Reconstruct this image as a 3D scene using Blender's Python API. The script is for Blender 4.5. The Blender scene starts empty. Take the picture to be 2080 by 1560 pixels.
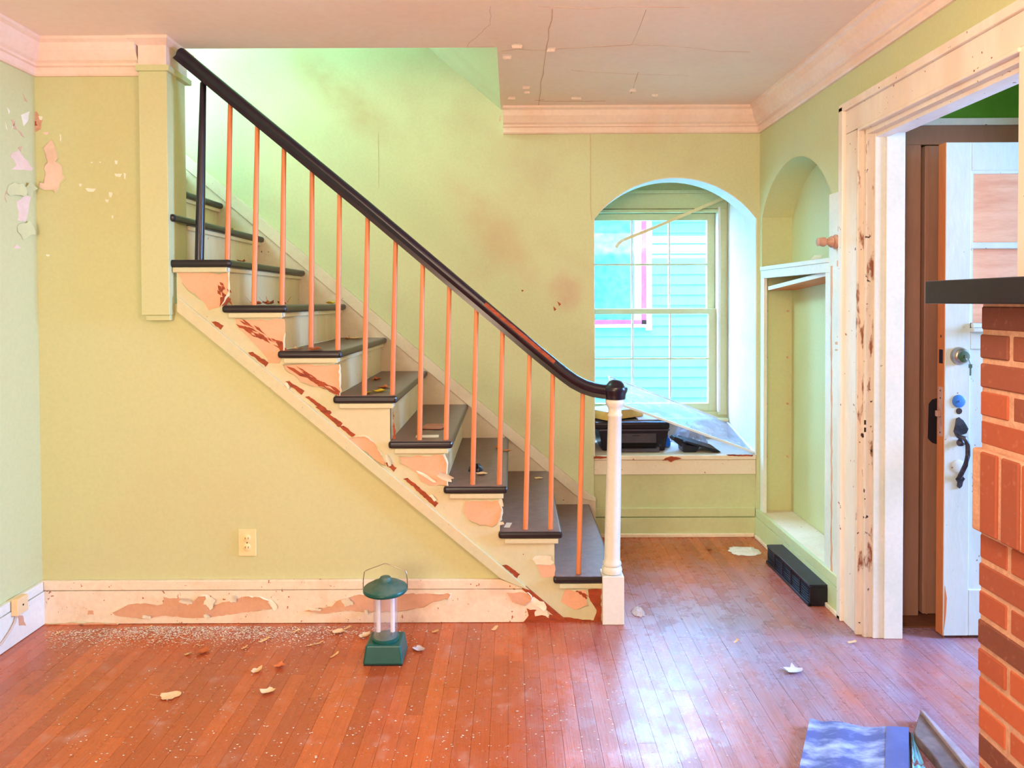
import bpy, bmesh, math, random
from mathutils import Matrix, Vector
random.seed(7)
R = math.radians
COL = bpy.context.scene.collection
SC = bpy.context.scene

# ------------------------------------------------------------------ camera, world, lights, exposure
FPX, CAM_Z, TILT, ROLL, HORIZON = 1420.0, 1.37, 0.018, -0.004, 612.0
PPX, PPY = 1040.0, HORIZON + FPX * math.tan(TILT)
cam_data = bpy.data.cameras.new('camera')
cam_data.sensor_fit = 'HORIZONTAL'; cam_data.sensor_width = 36.0
cam_data.lens = FPX / 2080 * 36.0
cam_data.shift_y = -(780 - PPY) / 2080
cam_data.clip_start = 0.02
cam = bpy.data.objects.new('camera', cam_data); COL.objects.link(cam)
CAM_ROT = (Matrix.Rotation(R(90) - TILT, 4, 'X') @ Matrix.Rotation(ROLL, 4, 'Z'))
cam.matrix_world = Matrix.Translation((0, 0, CAM_Z)) @ CAM_ROT
SC.camera = cam
M3 = CAM_ROT.to_3x3()

SC.view_settings.view_transform = 'Standard'
SC.view_settings.look = 'None'
SC.view_settings.gamma = 1.0
SC.view_settings.use_curve_mapping = False
SC.view_settings.exposure = 0.36
SC.cycles.use_denoising = True
SC.cycles.sample_clamp_indirect = 8.0
SC.cycles.max_bounces = 5
SC.cycles.diffuse_bounces = 3
SC.cycles.glossy_bounces = 3
SC.cycles.adaptive_threshold = 0.05

world = bpy.data.worlds.new('sky'); SC.world = world; world.use_nodes = True
bg = world.node_tree.nodes['Background']
bg.inputs[0].default_value = (0.34, 0.58, 1.0, 1); bg.inputs[1].default_value = 42.0

def area(name, loc, target, size, color, power):
    l = bpy.data.lights.new(name, 'AREA'); l.shape = 'RECTANGLE'; l.size, l.size_y = size
    l.color = color; l.energy = power
    o = bpy.data.objects.new(name, l); COL.objects.link(o); o.location = loc
    d = Vector(target) - Vector(loc)
    o.rotation_euler = d.to_track_quat('-Z', 'Y').to_euler()
    return o
sun_d = bpy.data.lights.new('sun', 'SUN'); sun_d.energy = 60.0; sun_d.angle = R(0.6); sun_d.color = (1, 0.95, 0.88)
sun = bpy.data.objects.new('sun', sun_d); COL.objects.link(sun)
sun.rotation_euler = Vector((0.1, 1.0, -1.22)).to_track_quat('-Z', 'Y').to_euler()
# added warm fill behind the camera, daylight through the open front door and from the upstairs hall window
area('rear_warm_fill', (-1.1, -2.12, 1.5), (0.1, 2.5, 1.9), (1.5, 1.6), (1.0, 0.82, 0.66), 105)
area('front_door_daylight', (4.6, 2.4, 1.6), (0.0, 2.4, 0.2), (1.2, 1.2), (0.24, 0.50, 1.0), 470)
area('upstairs_daylight', (-3.1, 3.5, 3.8), (-1.3, 4.0, 2.2), (0.8, 1.0), (0.42, 0.90, 1.0), 92)
bulb = bpy.data.lights.new('ceiling_bulb', 'POINT'); bulb.energy = 46; bulb.color = (1.0, 0.76, 0.54); bulb.shadow_soft_size = 0.2
bo = bpy.data.objects.new('ceiling_bulb', bulb); COL.objects.link(bo); bo.location = (0.35, 0.8, 2.0)

# ------------------------------------------------------------------ measuring helpers (photo pixel -> point on a known plane)
def ray(px, py):
    return M3 @ Vector(((px - PPX) / FPX, -(py - PPY) / FPX, -1.0))
def on_y(px, py, Y):
    d = ray(px, py); t = Y / d.y
    return Vector((d.x * t, Y, CAM_Z + d.z * t))
def on_x(px, py, X):
    d = ray(px, py); t = X / d.x
    return Vector((X, d.y * t, CAM_Z + d.z * t))
def on_z(px, py, Z):
    d = ray(px, py); t = (Z - CAM_Z) / d.z
    return Vector((d.x * t, d.y * t, Z))
def xz(px, py, Y):
    p = on_y(px, py, Y); return (p.x, p.z)

# ------------------------------------------------------------------ materials
def lin(c):
    return tuple(((v / 255) / 12.92 if v / 255 <= 0.04045 else ((v / 255 + 0.055) / 1.055) ** 2.4) for v in c)
MATS = {}
def mat(name, col, rough=0.6, col2=None, vscale=3.0, vlo=0.45, vhi=0.62, bump=0.0, bscale=60.0, spec=0.4,
        fine=0.06, stretch=(1, 1, 1), metal=0.0, rand=0.0, coat=0.0, spots=None, detail=5.0, rough2=None):
    """Principled paint/wood: base colour, slow mottling towards col2, fine grain, optional dark specks and per-object shade."""
    m = bpy.data.materials.new(name); m.use_nodes = True; MATS[name] = m
    nt = m.node_tree; N = nt.nodes; L = nt.links; p = N['Principled BSDF']
    geo = N.new('ShaderNodeNewGeometry')
    mp = N.new('ShaderNodeMapping'); L.new(geo.outputs['Position'], mp.inputs[0]); mp.inputs['Scale'].default_value = stretch
    c1 = lin(col) + (1,)
    out = None
    if col2 is not None:
        n = N.new('ShaderNodeTexNoise'); n.inputs['Scale'].default_value = vscale; n.inputs['Detail'].default_value = detail
        n.inputs['Roughness'].default_value = 0.6
        L.new(mp.outputs[0], n.inputs['Vector'])
        mr = N.new('ShaderNodeMapRange'); mr.inputs[1].default_value = vlo; mr.inputs[2].default_value = vhi
        L.new(n.outputs[0], mr.inputs[0])
        mx = N.new('ShaderNodeMix'); mx.data_type = 'RGBA'
        L.new(mr.outputs[0], mx.inputs[0]); mx.inputs[6].default_value = c1; mx.inputs[7].default_value = lin(col2) + (1,)
        out = mx.outputs[2]
        if rough2 is not None:
            rr = N.new('ShaderNodeMapRange'); L.new(mr.outputs[0], rr.inputs[0]); rr.inputs[3].default_value = rough; rr.inputs[4].default_value = rough2
            L.new(rr.outputs[0], p.inputs['Roughness'])
    n2 = N.new('ShaderNodeTexNoise'); n2.inputs['Scale'].default_value = bscale; n2.inputs['Detail'].default_value = 4
    L.new(mp.outputs[0], n2.inputs['Vector'])
    hsv = N.new('ShaderNodeHueSaturation')
    if out is None:
        hsv.inputs['Color'].default_value = c1
    else:
        L.new(out, hsv.inputs['Color'])
    v = N.new('ShaderNodeMapRange'); v.inputs[1].default_value = 0.3; v.inputs[2].default_value = 0.7
    v.inputs[3].default_value = 1 - fine; v.inputs[4].default_value = 1 + fine
    L.new(n2.outputs[0], v.inputs[0])
    val = v.outputs[0]
    if rand > 0:
        oi = N.new('ShaderNodeObjectInfo'); a = N.new('ShaderNodeMapRange'); a.inputs[3].default_value = 1 - rand; a.inputs[4].default_value = 1 + rand
        L.new(oi.outputs['Random'], a.inputs[0])
        mu = N.new('ShaderNodeMath'); mu.operation = 'MULTIPLY'; L.new(val, mu.inputs[0]); L.new(a.outputs[0], mu.inputs[1]); val = mu.outputs[0]
    L.new(val, hsv.inputs['Value'])
    final = hsv.outputs[0]
    if spots is not None:                                      # (colour, scale, threshold) small chips or specks
        n3 = N.new('ShaderNodeTexNoise'); n3.inputs['Scale'].default_value = spots[1]; n3.inputs['Detail'].default_value = 3
        L.new(geo.outputs['Position'], n3.inputs['Vector'])
        r3 = N.new('ShaderNodeMapRange'); r3.inputs[1].default_value = spots[2]; r3.inputs[2].default_value = spots[2] + 0.03
        L.new(n3.outputs[0], r3.inputs[0])
        m3 = N.new('ShaderNodeMix'); m3.data_type = 'RGBA'
        L.new(r3.outputs[0], m3.inputs[0]); L.new(final, m3.inputs[6]); m3.inputs[7].default_value = lin(spots[0]) + (1,)
        final = m3.outputs[2]
    L.new(final, p.inputs['Base Color'])
    if not (rough2 is not None and col2 is not None):
        p.inputs['Roughness'].default_value = rough
    p.inputs['Specular IOR Level'].default_value = spec; p.inputs['Metallic'].default_value = metal
    p.inputs['Coat Weight'].default_value = coat; p.inputs['Coat Roughness'].default_value = 0.2
    if bump:
        b = N.new('ShaderNodeBump'); b.inputs['Strength'].default_value = bump; b.inputs['Distance'].default_value = 0.004
        L.new(n2.outputs[0], b.inputs['Height']); L.new(b.outputs[0], p.inputs['Normal'])
    return m

mat('wall', (208, 210, 158), 0.62, (208, 202, 150), 1.3, 0.5, 0.75, bump=0.08, bscale=70, fine=0.025, spec=0.35)
mat('upper_wall', (214, 214, 168), 0.62, (208, 196, 154), 1.6, 0.5, 0.75, bump=0.08, bscale=70, fine=0.03, spec=0.35)
def stain(mname, blobs):
    """soft handled-off smears on the plaster: (point, radii, colour, strength)"""
    nt = MATS[mname].node_tree; N = nt.nodes; L = nt.links; p = N['Principled BSDF']
    src = p.inputs['Base Color'].links[0].from_socket
    geo = N.new('ShaderNodeNewGeometry')
    nz_ = N.new('ShaderNodeTexNoise'); nz_.inputs['Scale'].default_value = 14; nz_.inputs['Detail'].default_value = 6; L.new(geo.outputs['Position'], nz_.inputs['Vector'])
    for c, r, rot, col, st in blobs:
        mp = N.new('ShaderNodeMapping'); mp.vector_type = 'TEXTURE'; L.new(geo.outputs['Position'], mp.inputs[0])
        mp.inputs['Location'].default_value = c; mp.inputs['Scale'].default_value = r; mp.inputs['Rotation'].default_value = (0, rot, 0)
        ln = N.new('ShaderNodeVectorMath'); ln.operation = 'LENGTH'; L.new(mp.outputs[0], ln.inputs[0])
        f = N.new('ShaderNodeMapRange'); f.inputs[1].default_value = 1.0; f.inputs[2].default_value = 0.2; f.inputs[3].default_value = 0; f.inputs[4].default_value = st * 2
        f.interpolation_type = 'SMOOTHSTEP'; L.new(ln.outputs[1], f.inputs[0])
        mu = N.new('ShaderNodeMath'); mu.operation = 'MULTIPLY'; L.new(f.outputs[0], mu.inputs[0]); L.new(nz_.outputs[0], mu.inputs[1])
        x = N.new('ShaderNodeMix'); x.data_type = 'RGBA'; L.new(mu.outputs[0], x.inputs[0]); L.new(src, x.inputs[6]); x.inputs[7].default_value = lin(col) + (1,)
        src = x.outputs[2]
    L.new(src, p.inputs['Base Color'])
stain('upper_wall', [(tuple(on_y(1148, 592, 4.03)), (0.14, 0.3, 0.17), 0.0, (206, 156, 132), 0.5), (tuple(on_y(690, 190, 4.03)), (0.62, 0.3, 0.16), R(42), (190, 158, 112), 0.4), (tuple(on_y(1000, 470, 4.03)), (0.6, 0.3, 0.16), R(50), (208, 172, 134), 0.35)])
mat('ceiling', (254, 230, 212), 0.75, (252, 220, 198), 1.6, 0.42, 0.7, bump=0.12, bscale=30, fine=0.02, spec=0.2)
mat('trim', (240, 224, 200), 0.5, (232, 208, 176), 4.0, 0.5, 0.7, bump=0.1, bscale=60, fine=0.03, spots=((176, 110, 76), 55, 0.70))
mat('crown', (248, 222, 206), 0.5, (244, 206, 184), 3.0, 0.45, 0.7, bump=0.1, bscale=50, fine=0.03)
mat('casing', (246, 232, 220), 0.42, (238, 210, 190), 5.0, 0.5, 0.72, bump=0.15, bscale=40, fine=0.04, stretch=(1, 1, 0.25), spots=((150, 84, 62), 42, 0.69))
mat('worn_casing', (232, 214, 196), 0.5, (150, 92, 66), 26.0, 0.56, 0.64, bump=0.3, bscale=40, fine=0.05, stretch=(1, 1, 0.3), spots=((70, 46, 44), 30, 0.67))
mat('white_paint', (238, 236, 226), 0.45, (222, 226, 214), 3.0, 0.45, 0.7, bump=0.1, bscale=60, fine=0.03, spots=((170, 150, 140), 70, 0.74))
mat('base_trim', (244, 226, 200), 0.5, (236, 206, 176), 6.0, 0.48, 0.66, bump=0.25, bscale=45, fine=0.05, spots=((176, 104, 70), 60, 0.68))
mat('pale_green_paint', (210, 214, 164), 0.45, (202, 204, 156), 3.0, 0.4, 0.7, bump=0.1, bscale=50, fine=0.03)
mat('stringer_paint', (210, 208, 168), 0.5, (220, 206, 166), 3.0, 0.42, 0.66, bump=0.15, bscale=40, fine=0.03, spots=((176, 100, 60), 60, 0.73))
mat('primer', (236, 184, 148), 0.6, (230, 172, 134), 5.0, 0.4, 0.7, bump=0.1, bscale=80, fine=0.05)
mat('base_primer', (226, 174, 140), 0.6, (216, 160, 126), 5.0, 0.4, 0.7, bump=0.1, bscale=80, fine=0.05)
mat('bare_wood', (170, 74, 34), 0.6, (128, 52, 26), 20.0, 0.4, 0.7, bump=0.2, bscale=90, fine=0.12, stretch=(1, 1, 3))
mat('plaster_patch', (240, 214, 200), 0.7, (230, 198, 178), 8, 0.4, 0.7, fine=0.03)
mat('paint_curl', (246, 244, 232), 0.45, (236, 224, 200), 14, 0.4, 0.7, fine=0.03)
mat('riser', (250, 236, 200), 0.5, (242, 220, 178), 4.0, 0.46, 0.7, bump=0.1, bscale=50, fine=0.03, stretch=(1, 1.4, 0.3), spots=((120, 74, 54), 45, 0.73))
mat('skirt', (236, 218, 194), 0.5, (224, 200, 172), 4.0, 0.46, 0.7, bump=0.1, bscale=50, fine=0.03, spots=((120, 84, 70), 50, 0.73))
mat('black_rail', (30, 22, 36), 0.28, (24, 18, 38), 3, 0.4, 0.7, fine=0.08, spec=0.5, bump=0.04, bscale=60)
mat('baluster', (226, 142, 92), 0.38, (212, 124, 76), 6, 0.4, 0.7, fine=0.06, stretch=(1, 1, 0.2), bump=0.05, rand=0.06)
mat('mortar', (214, 166, 140), 0.9, (196, 144, 120), 20, 0.4, 0.7, bump=0.5, bscale=120, fine=0.1)
mat('crack', (218, 176, 150), 0.9)
mat('black_plastic', (26, 24, 34), 0.3, (20, 18, 28), 5, fine=0.05)
mat('dark_grey_plastic', (74, 70, 82), 0.4, (62, 58, 70), 5, fine=0.05)
mat('lantern_green', (16, 84, 76), 0.35, (22, 96, 90), 5, fine=0.05, bump=0.03)
mat('lantern_dust', (84, 108, 98), 0.55, (46, 96, 86), 22, 0.4, 0.65, fine=0.08)
mat('steel', (176, 170, 160), 0.3, fine=0.05, metal=1.0)
mat('iron', (92, 88, 100), 0.4, (66, 60, 70), 30, 0.4, 0.6, fine=0.1, metal=0.6)
mat('black_iron', (26, 24, 34), 0.35, (36, 34, 50), 20, fine=0.2, metal=0.2, spots=((120, 120, 140), 130, 0.70))
mat('door_paint', (218, 224, 220), 0.42, (204, 214, 212), 5, 0.45, 0.7, bump=0.25, bscale=40, fine=0.05, stretch=(1, 1, 0.3), spots=((150, 130, 128), 45, 0.69))
mat('door_edge', (222, 130, 72), 0.5, (206, 112, 58), 6, 0.4, 0.7, fine=0.08, stretch=(1, 1, 0.15))
mat('plywood', (240, 178, 138), 0.6, (228, 154, 114), 5, 0.42, 0.62, fine=0.05, stretch=(0.5, 1, 4), bump=0.08, detail=6, spots=((160, 150, 160), 5, 0.70))
mat('hall_brown', (170, 120, 94), 0.55, (154, 104, 80), 4, 0.45, 0.7, fine=0.05, stretch=(1, 1, 0.2), spots=((130, 74, 40), 7, 0.72))
mat('green_wall', (104, 160, 44), 0.7, (96, 148, 40), 3, fine=0.03)
mat('void_black', (6, 5, 6), 0.9)
mat('brown_floor', (128, 74, 42), 0.7, (92, 52, 32), 9, 0.4, 0.7, fine=0.15, bump=0.2)
mat('outlet', (238, 222, 166), 0.35, fine=0.02)
mat('slot', (60, 40, 30), 0.7)
mat('siding', (84, 186, 206), 0.6, (90, 192, 212), 3, fine=0.03)
mat('siding_white', (232, 240, 240), 0.6, fine=0.02)
mat('pink_frame', (190, 24, 96), 0.5, (200, 34, 110), 6, fine=0.03)
mat('grass', (90, 120, 70), 0.9, (120, 120, 90), 3, fine=0.2)
mat('stone_out', (160, 150, 140), 0.9, fine=0.1)
mat('leaf_brown', (206, 116, 64), 0.7, (170, 84, 44), 60, 0.4, 0.7, fine=0.15, rand=0.25)
mat('leaf_pale', (242, 206, 158), 0.7, (226, 178, 124), 60, 0.4, 0.7, fine=0.1, rand=0.08)
mat('leaf_yellow', (226, 190, 40), 0.7, (190, 150, 30), 60, 0.4, 0.7, fine=0.1)
mat('leaf_grey', (214, 206, 214), 0.7, (190, 180, 190), 60, 0.4, 0.7, fine=0.1)
mat('paper', (240, 232, 226), 0.6, fine=0.03)
mat('brown_paper', (196, 128, 104), 0.7, (180, 112, 90), 20, fine=0.05)
mat('box_yellow', (244, 190, 84), 0.6, (236, 176, 70), 10, fine=0.04)
mat('box_top', (236, 222, 226), 0.6, (226, 214, 218), 10, fine=0.03)
mat('aluminium_white', (238, 240, 244), 0.35, fine=0.02)
mat('magazine_cover', (84, 96, 150), 0.3, (176, 188, 226), 7, 0.46, 0.66, fine=0.08, stretch=(1, 2.5, 1), detail=7)
mat('magazine_plain', (86, 98, 152), 0.3, (98, 112, 168), 5, fine=0.04)
mat('page_dark', (40, 30, 34), 0.8, fine=0.1)
mat('cloth', (120, 190, 226), 0.8, (120, 70, 66), 34, 0.54, 0.6, fine=0.1)
mat('weathered', (124, 104, 100), 0.8, (88, 72, 70), 14, 0.42, 0.66, bump=0.4, bscale=30, fine=0.1, stretch=(1, 1, 1))
mat('weathered_edge', (170, 152, 158), 0.8, (150, 132, 138), 12, fine=0.08, bump=0.2)
mat('peg_wood', (206, 160, 140), 0.45, (190, 140, 120), 20, fine=0.06)
mat('blue_plastic', (30, 110, 240), 0.2, (40, 170, 240), 20, fine=0.05)
mat('blue_plate', (70, 130, 220), 0.4, fine=0.03)
mat('blackout', (40, 32, 40), 0.6)
mat('cable', (206, 190, 180), 0.5)
mat('jack_box', (240, 208, 158), 0.5, fine=0.03)
mat('shelf_wood', (226, 140, 84), 0.55, (208, 116, 64), 5, 0.4, 0.65, fine=0.06, stretch=(2, 0.5, 8), bump=0.05)

def glass(name, col, alpha_rough=0.02, trans=1.0, tintmix=0.15):
    m = bpy.data.materials.new(name); m.use_nodes = True; MATS[name] = m
    nt = m.node_tree; N = nt.nodes; L = nt.links; p = N['Principled BSDF']; o = N['Material Output']
    t = N.new('ShaderNodeBsdfTransparent'); t.inputs[0].default_value = lin(col) + (1,)
    mx = N.new('ShaderNodeMixShader')
    p.inputs['Base Color'].default_value = lin(col) + (1,); p.inputs['Roughness'].default_value = alpha_rough
    mx.inputs[0].default_value = tintmix
    n = N.new('ShaderNodeTexNoise'); n.inputs['Scale'].default_value = 14; n.inputs['Detail'].default_value = 6
    g = N.new('ShaderNodeNewGeometry'); L.new(g.outputs['Position'], n.inputs['Vector'])
    mr = N.new('ShaderNodeMapRange'); mr.inputs[1].default_value = 0.3; mr.inputs[2].default_value = 0.8
    mr.inputs[3].default_value = tintmix * 0.5; mr.inputs[4].default_value = tintmix * 1.6
    L.new(n.outputs[0], mr.inputs[0]); L.new(mr.outputs[0], mx.inputs[0])
    L.new(t.outputs[0], mx.inputs[1]); L.new(p.outputs[0], mx.inputs[2]); L.new(mx.outputs[0], o.inputs[0])
    return m
glass('window_glass', (246, 252, 255), 0.05, tintmix=0.08)
glass('dusty_glass', (236, 240, 250), 0.25, tintmix=0.3)
glass('lantern_glass', (244, 240, 240), 0.05, tintmix=0.16)
glass('clear_plastic', (236, 242, 255), 0.12, tintmix=0.35)
glass('neighbour_glass', (70, 130, 170), 0.05, tintmix=0.6)
def lamp_tube_mat():
    m = mat('lamp_tube', (250, 250, 252), 0.25, fine=0.01); return m
lamp_tube_mat()

def wood_floor():
    m = bpy.data.materials.new('floorboard'); m.use_nodes = True; MATS['floorboard'] = m
    nt = m.node_tree; N = nt.nodes; L = nt.links; p = N['Principled BSDF']
    geo = N.new('ShaderNodeNewGeometry'); oi = N.new('ShaderNodeObjectInfo')
    def noise(scale, stretch, detail=5, rough=0.6):
        mp = N.new('ShaderNodeMapping'); mp.inputs['Scale'].default_value = stretch
        L.new(geo.outputs['Position'], mp.inputs[0])
        n = N.new('ShaderNodeTexNoise'); n.inputs['Scale'].default_value = scale; n.inputs['Detail'].default_value = detail; n.inputs['Roughness'].default_value = rough
        L.new(mp.outputs[0], n.inputs['Vector']); return n.outputs[0]
    def rng(src, a, b, c=0.0, d=1.0):
        r = N.new('ShaderNodeMapRange'); r.inputs[1].default_value = a; r.inputs[2].default_value = b; r.inputs[3].default_value = c; r.inputs[4].default_value = d
        L.new(src, r.inputs[0]); return r.outputs[0]
    def mix(f, a, b):
        x = N.new('ShaderNodeMix'); x.data_type = 'RGBA'
        L.new(f, x.inputs[0])
        for i, s in ((6, a), (7, b)):
            if isinstance(s, tuple): x.inputs[i].default_value = s
            else: L.new(s, x.inputs[i])
        return x.outputs[2]
    base = mix(oi.outputs['Random'], lin((204, 98, 46)) + (1,), lin((174, 78, 38)) + (1,))
    grain = noise(1.0, (160, 5, 1), 6)
    base = mix(rng(grain, 0.45, 0.75, 0.0, 0.55), base, lin((150, 66, 34)) + (1,))
    patch = noise(1.6, (1, 0.8, 1), 4)
    base = mix(rng(patch, 0.5, 0.68, 0.0, 0.6), base, lin((160, 84, 62)) + (1,))
    dust = noise(9, (1, 1, 1), 8, 0.7)
    base = mix(rng(dust, 0.56, 0.72, 0.0, 0.5), base, lin((208, 166, 150)) + (1,))
    # worn, greyed finish near the doorway, with the blue daylight sheen painted into its colour
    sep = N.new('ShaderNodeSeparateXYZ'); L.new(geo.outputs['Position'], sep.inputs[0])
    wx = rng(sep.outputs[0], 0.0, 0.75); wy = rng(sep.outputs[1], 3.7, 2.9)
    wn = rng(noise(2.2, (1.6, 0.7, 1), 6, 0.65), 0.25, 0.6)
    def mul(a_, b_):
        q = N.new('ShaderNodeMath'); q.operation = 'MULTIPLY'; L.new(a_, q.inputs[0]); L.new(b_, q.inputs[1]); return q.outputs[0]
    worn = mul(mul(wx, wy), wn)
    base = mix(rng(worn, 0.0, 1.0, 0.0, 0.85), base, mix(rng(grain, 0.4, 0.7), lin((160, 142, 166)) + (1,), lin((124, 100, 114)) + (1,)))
    L.new(base, p.inputs['Base Color'])
    r1 = rng(dust, 0.4, 0.75, 0.22, 0.45)
    L.new(r1, p.inputs['Roughness'])
    p.inputs['Specular IOR Level'].default_value = 0.85
    b = N.new('ShaderNodeBump'); b.inputs['Strength'].default_value = 0.35; b.inputs['Distance'].default_value = 0.002
    L.new(grain, b.inputs['Height']); L.new(b.outputs[0], p.inputs['Normal'])
wood_floor()

def dusty_tread():                                          # black gloss paint, worn and dusty where feet and dust reach the top faces
    m = bpy.data.materials.new('tread_paint'); m.use_nodes = True; MATS['tread_paint'] = m
    nt = m.node_tree; N = nt.nodes; L = nt.links; p = N['Principled BSDF']
    tc = N.new('ShaderNodeTexCoord')
    geo = N.new('ShaderNodeNewGeometry'); sep = N.new('ShaderNodeSeparateXYZ'); L.new(geo.outputs['Normal'], sep.inputs[0])
    n = N.new('ShaderNodeTexNoise'); n.inputs['Scale'].default_value = 22; n.inputs['Detail'].default_value = 8; n.inputs['Roughness'].default_value = 0.7
    L.new(geo.outputs['Position'], n.inputs['Vector'])
    up = N.new('ShaderNodeMapRange'); up.inputs[1].default_value = 0.9; up.inputs[2].default_value = 0.99; L.new(sep.outputs[2], up.inputs[0])
    a = N.new('ShaderNodeMapRange'); a.inputs[1].default_value = 0.3; a.inputs[2].default_value = 0.7; a.inputs[3].default_value = 0.5; a.inputs[4].default_value = 1.0
    L.new(n.outputs[0], a.inputs[0])
    mu = N.new('ShaderNodeMath'); mu.operation = 'MULTIPLY'; L.new(up.outputs[0], mu.inputs[0]); L.new(a.outputs[0], mu.inputs[1])
    x = N.new('ShaderNodeMix'); x.data_type = 'RGBA'; L.new(mu.outputs[0], x.inputs[0])
    x.inputs[6].default_value = lin((30, 24, 30)) + (1,); x.inputs[7].default_value = lin((146, 116, 108)) + (1,)
    L.new(x.outputs[2], p.inputs['Base Color'])
    r = N.new('ShaderNodeMapRange'); r.inputs[3].default_value = 0.3; r.inputs[4].default_value = 0.55; L.new(mu.outputs[0], r.inputs[0]); L.new(r.outputs[0], p.inputs['Roughness'])
dusty_tread()

def brick_mat():
    m = bpy.data.materials.new('brick'); m.use_nodes = True; MATS['brick'] = m
    nt = m.node_tree; N = nt.nodes; L = nt.links; p = N['Principled BSDF']
    oi = N.new('ShaderNodeObjectInfo'); geo = N.new('ShaderNodeNewGeometry')
    cr = N.new('ShaderNodeValToRGB'); e = cr.color_ramp.elements
    e[0].color = lin((120, 68, 54)) + (1,); e[1].color = lin((200, 102, 64)) + (1,)
    for pos, c in ((0.3, (152, 82, 62)), (0.6, (174, 88, 60))):
        q = cr.color_ramp.elements.new(pos); q.color = lin(c) + (1,)
    L.new(oi.outputs['Random'], cr.inputs[0])
    n = N.new('ShaderNodeTexNoise'); n.inputs['Scale'].default_value = 60; n.inputs['Detail'].default_value = 7
    L.new(geo.outputs['Position'], n.inputs['Vector'])
    r = N.new('ShaderNodeMapRange'); r.inputs[1].default_value = 0.6; r.inputs[2].default_value = 0.8; r.inputs[4].default_value = 0.35; L.new(n.outputs[0], r.inputs[0])
    x = N.new('ShaderNodeMix'); x.data_type = 'RGBA'; L.new(r.outputs[0], x.inputs[0]); L.new(cr.outputs[0], x.inputs[6]); x.inputs[7].default_value = lin((222, 150, 120)) + (1,)
    L.new(x.outputs[2], p.inputs['Base Color']); p.inputs['Roughness'].default_value = 0.8
    b = N.new('ShaderNodeBump'); b.inputs['Strength'].default_value = 0.5; b.inputs['Distance'].default_value = 0.004; L.new(n.outputs[0], b.inputs['Height']); L.new(b.outputs[0], p.inputs['Normal'])
brick_mat()

# ------------------------------------------------------------------ mesh helpers
WLOC = {}
def tag(o, label=None, cat=None, group=None, kind=None):
    if label: o['label'] = label
    if cat: o['category'] = cat
    if group: o['group'] = group
    if kind: o['kind'] = kind
    return o
def thing(name, loc, label=None, cat=None, group=None, kind=None, parent=None):
    o = bpy.data.objects.new(name, None); COL.objects.link(o); o.empty_display_size = 0.1
    o.location = loc; WLOC[o.name] = Vector(loc)
    if parent is not None:
        o.parent = parent; o.matrix_parent_inverse = Matrix.Translation(-WLOC[parent.name])
    return tag(o, label, cat, group, kind)
def obj(name, geo, m, parent=None, smooth=False, bevel=0.0, seg=2, label=None, cat=None, group=None, kind=None):
    V, F = geo
    lo = [min(v[i] for v in V) for i in range(3)]; hi = [max(v[i] for v in V) for i in range(3)]
    loc = Vector(((lo[0] + hi[0]) / 2, (lo[1] + hi[1]) / 2, lo[2]))
    me = bpy.data.meshes.new(name)
    me.from_pydata([(v[0] - loc.x, v[1] - loc.y, v[2] - loc.z) for v in V], [], F)
    bm = bmesh.new(); bm.from_mesh(me); bmesh.ops.recalc_face_normals(bm, faces=bm.faces); bm.to_mesh(me); bm.free()
    me.materials.append(MATS[m])
    if smooth:
        me.polygons.foreach_set('use_smooth', [True] * len(me.polygons))
    o = bpy.data.objects.new(name, me); COL.objects.link(o); o.location = loc
    WLOC[o.name] = loc
    if parent is not None:
        o.parent = parent; o.matrix_parent_inverse = Matrix.Translation(-WLOC[parent.name])
    if bevel:
        b = o.modifiers.new('bevel', 'BEVEL'); b.width = bevel; b.segments = seg; b.limit_method = 'ANGLE'; b.angle_limit = R(40)
    if smooth:
        try:
            me.set_sharp_from_angle(angle=R(45))
        except Exception:
            pass
    return tag(o, label, cat, group, kind)
def merge(*gs):
    V, F = [], []
    for v, f in gs:
        k = len(V); V += list(v); F += [tuple(i + k for i in q) for q in f]
    return V, F
def box(x0, x1, y0, y1, z0, z1):
    V = [(x, y, z) for x in (x0, x1) for y in (y0, y1) for z in (z0, z1)]
    return V, [(0, 1, 3, 2), (4, 6, 7, 5), (0, 4, 5, 1), (2, 3, 7, 6), (0, 2, 6, 4), (1, 5, 7, 3)]
def prism(poly, axis, a, b):
    """polygon (two coords, in the order of the two remaining axes) extruded along axis from a to b"""
    def mk(p, t):
        if axis == 'x': return (t, p[0], p[1])
        if axis == 'y': return (p[0], t, p[1])
        return (p[0], p[1], t)
    n = len(poly)
    V = [mk(p, a) for p in poly] + [mk(p, b) for p in poly]
    F = [tuple(range(n)), tuple(range(2 * n - 1, n - 1, -1))] + [(i, (i + 1) % n, n + (i + 1) % n, n + i) for i in range(n)]
    return V, F
def lathe(prof, base, axis=(0, 0, 1), seg=24):
    """prof: (radius, distance along axis); closed with caps"""
    ax = Vector(axis); q = Vector((0, 0, 1)).rotation_difference(ax.normalized())
    L_ = ax.length
    V, F = [], []
    for r, h in prof:
        for i in range(seg):
            a = 2 * math.pi * i / seg
            v = q @ Vector((max(r, 1e-4) * math.cos(a), max(r, 1e-4) * math.sin(a), h))
            V.append(tuple(Vector(base) + v))
    n = len(prof)
    for j in range(n - 1):
        for i in range(seg):
            k = (i + 1) % seg
            F.append((j * seg + i, j * seg + k, (j + 1) * seg + k, (j + 1) * seg + i))
    F.append(tuple(range(seg - 1, -1, -1))); F.append(tuple((n - 1) * seg + i for i in range(seg)))
    return V, F
def shear_x(geo, z0, k):
    V, F = geo
    return [(v[0] + (v[2] - z0) * k, v[1], v[2]) for v in V], F
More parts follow.
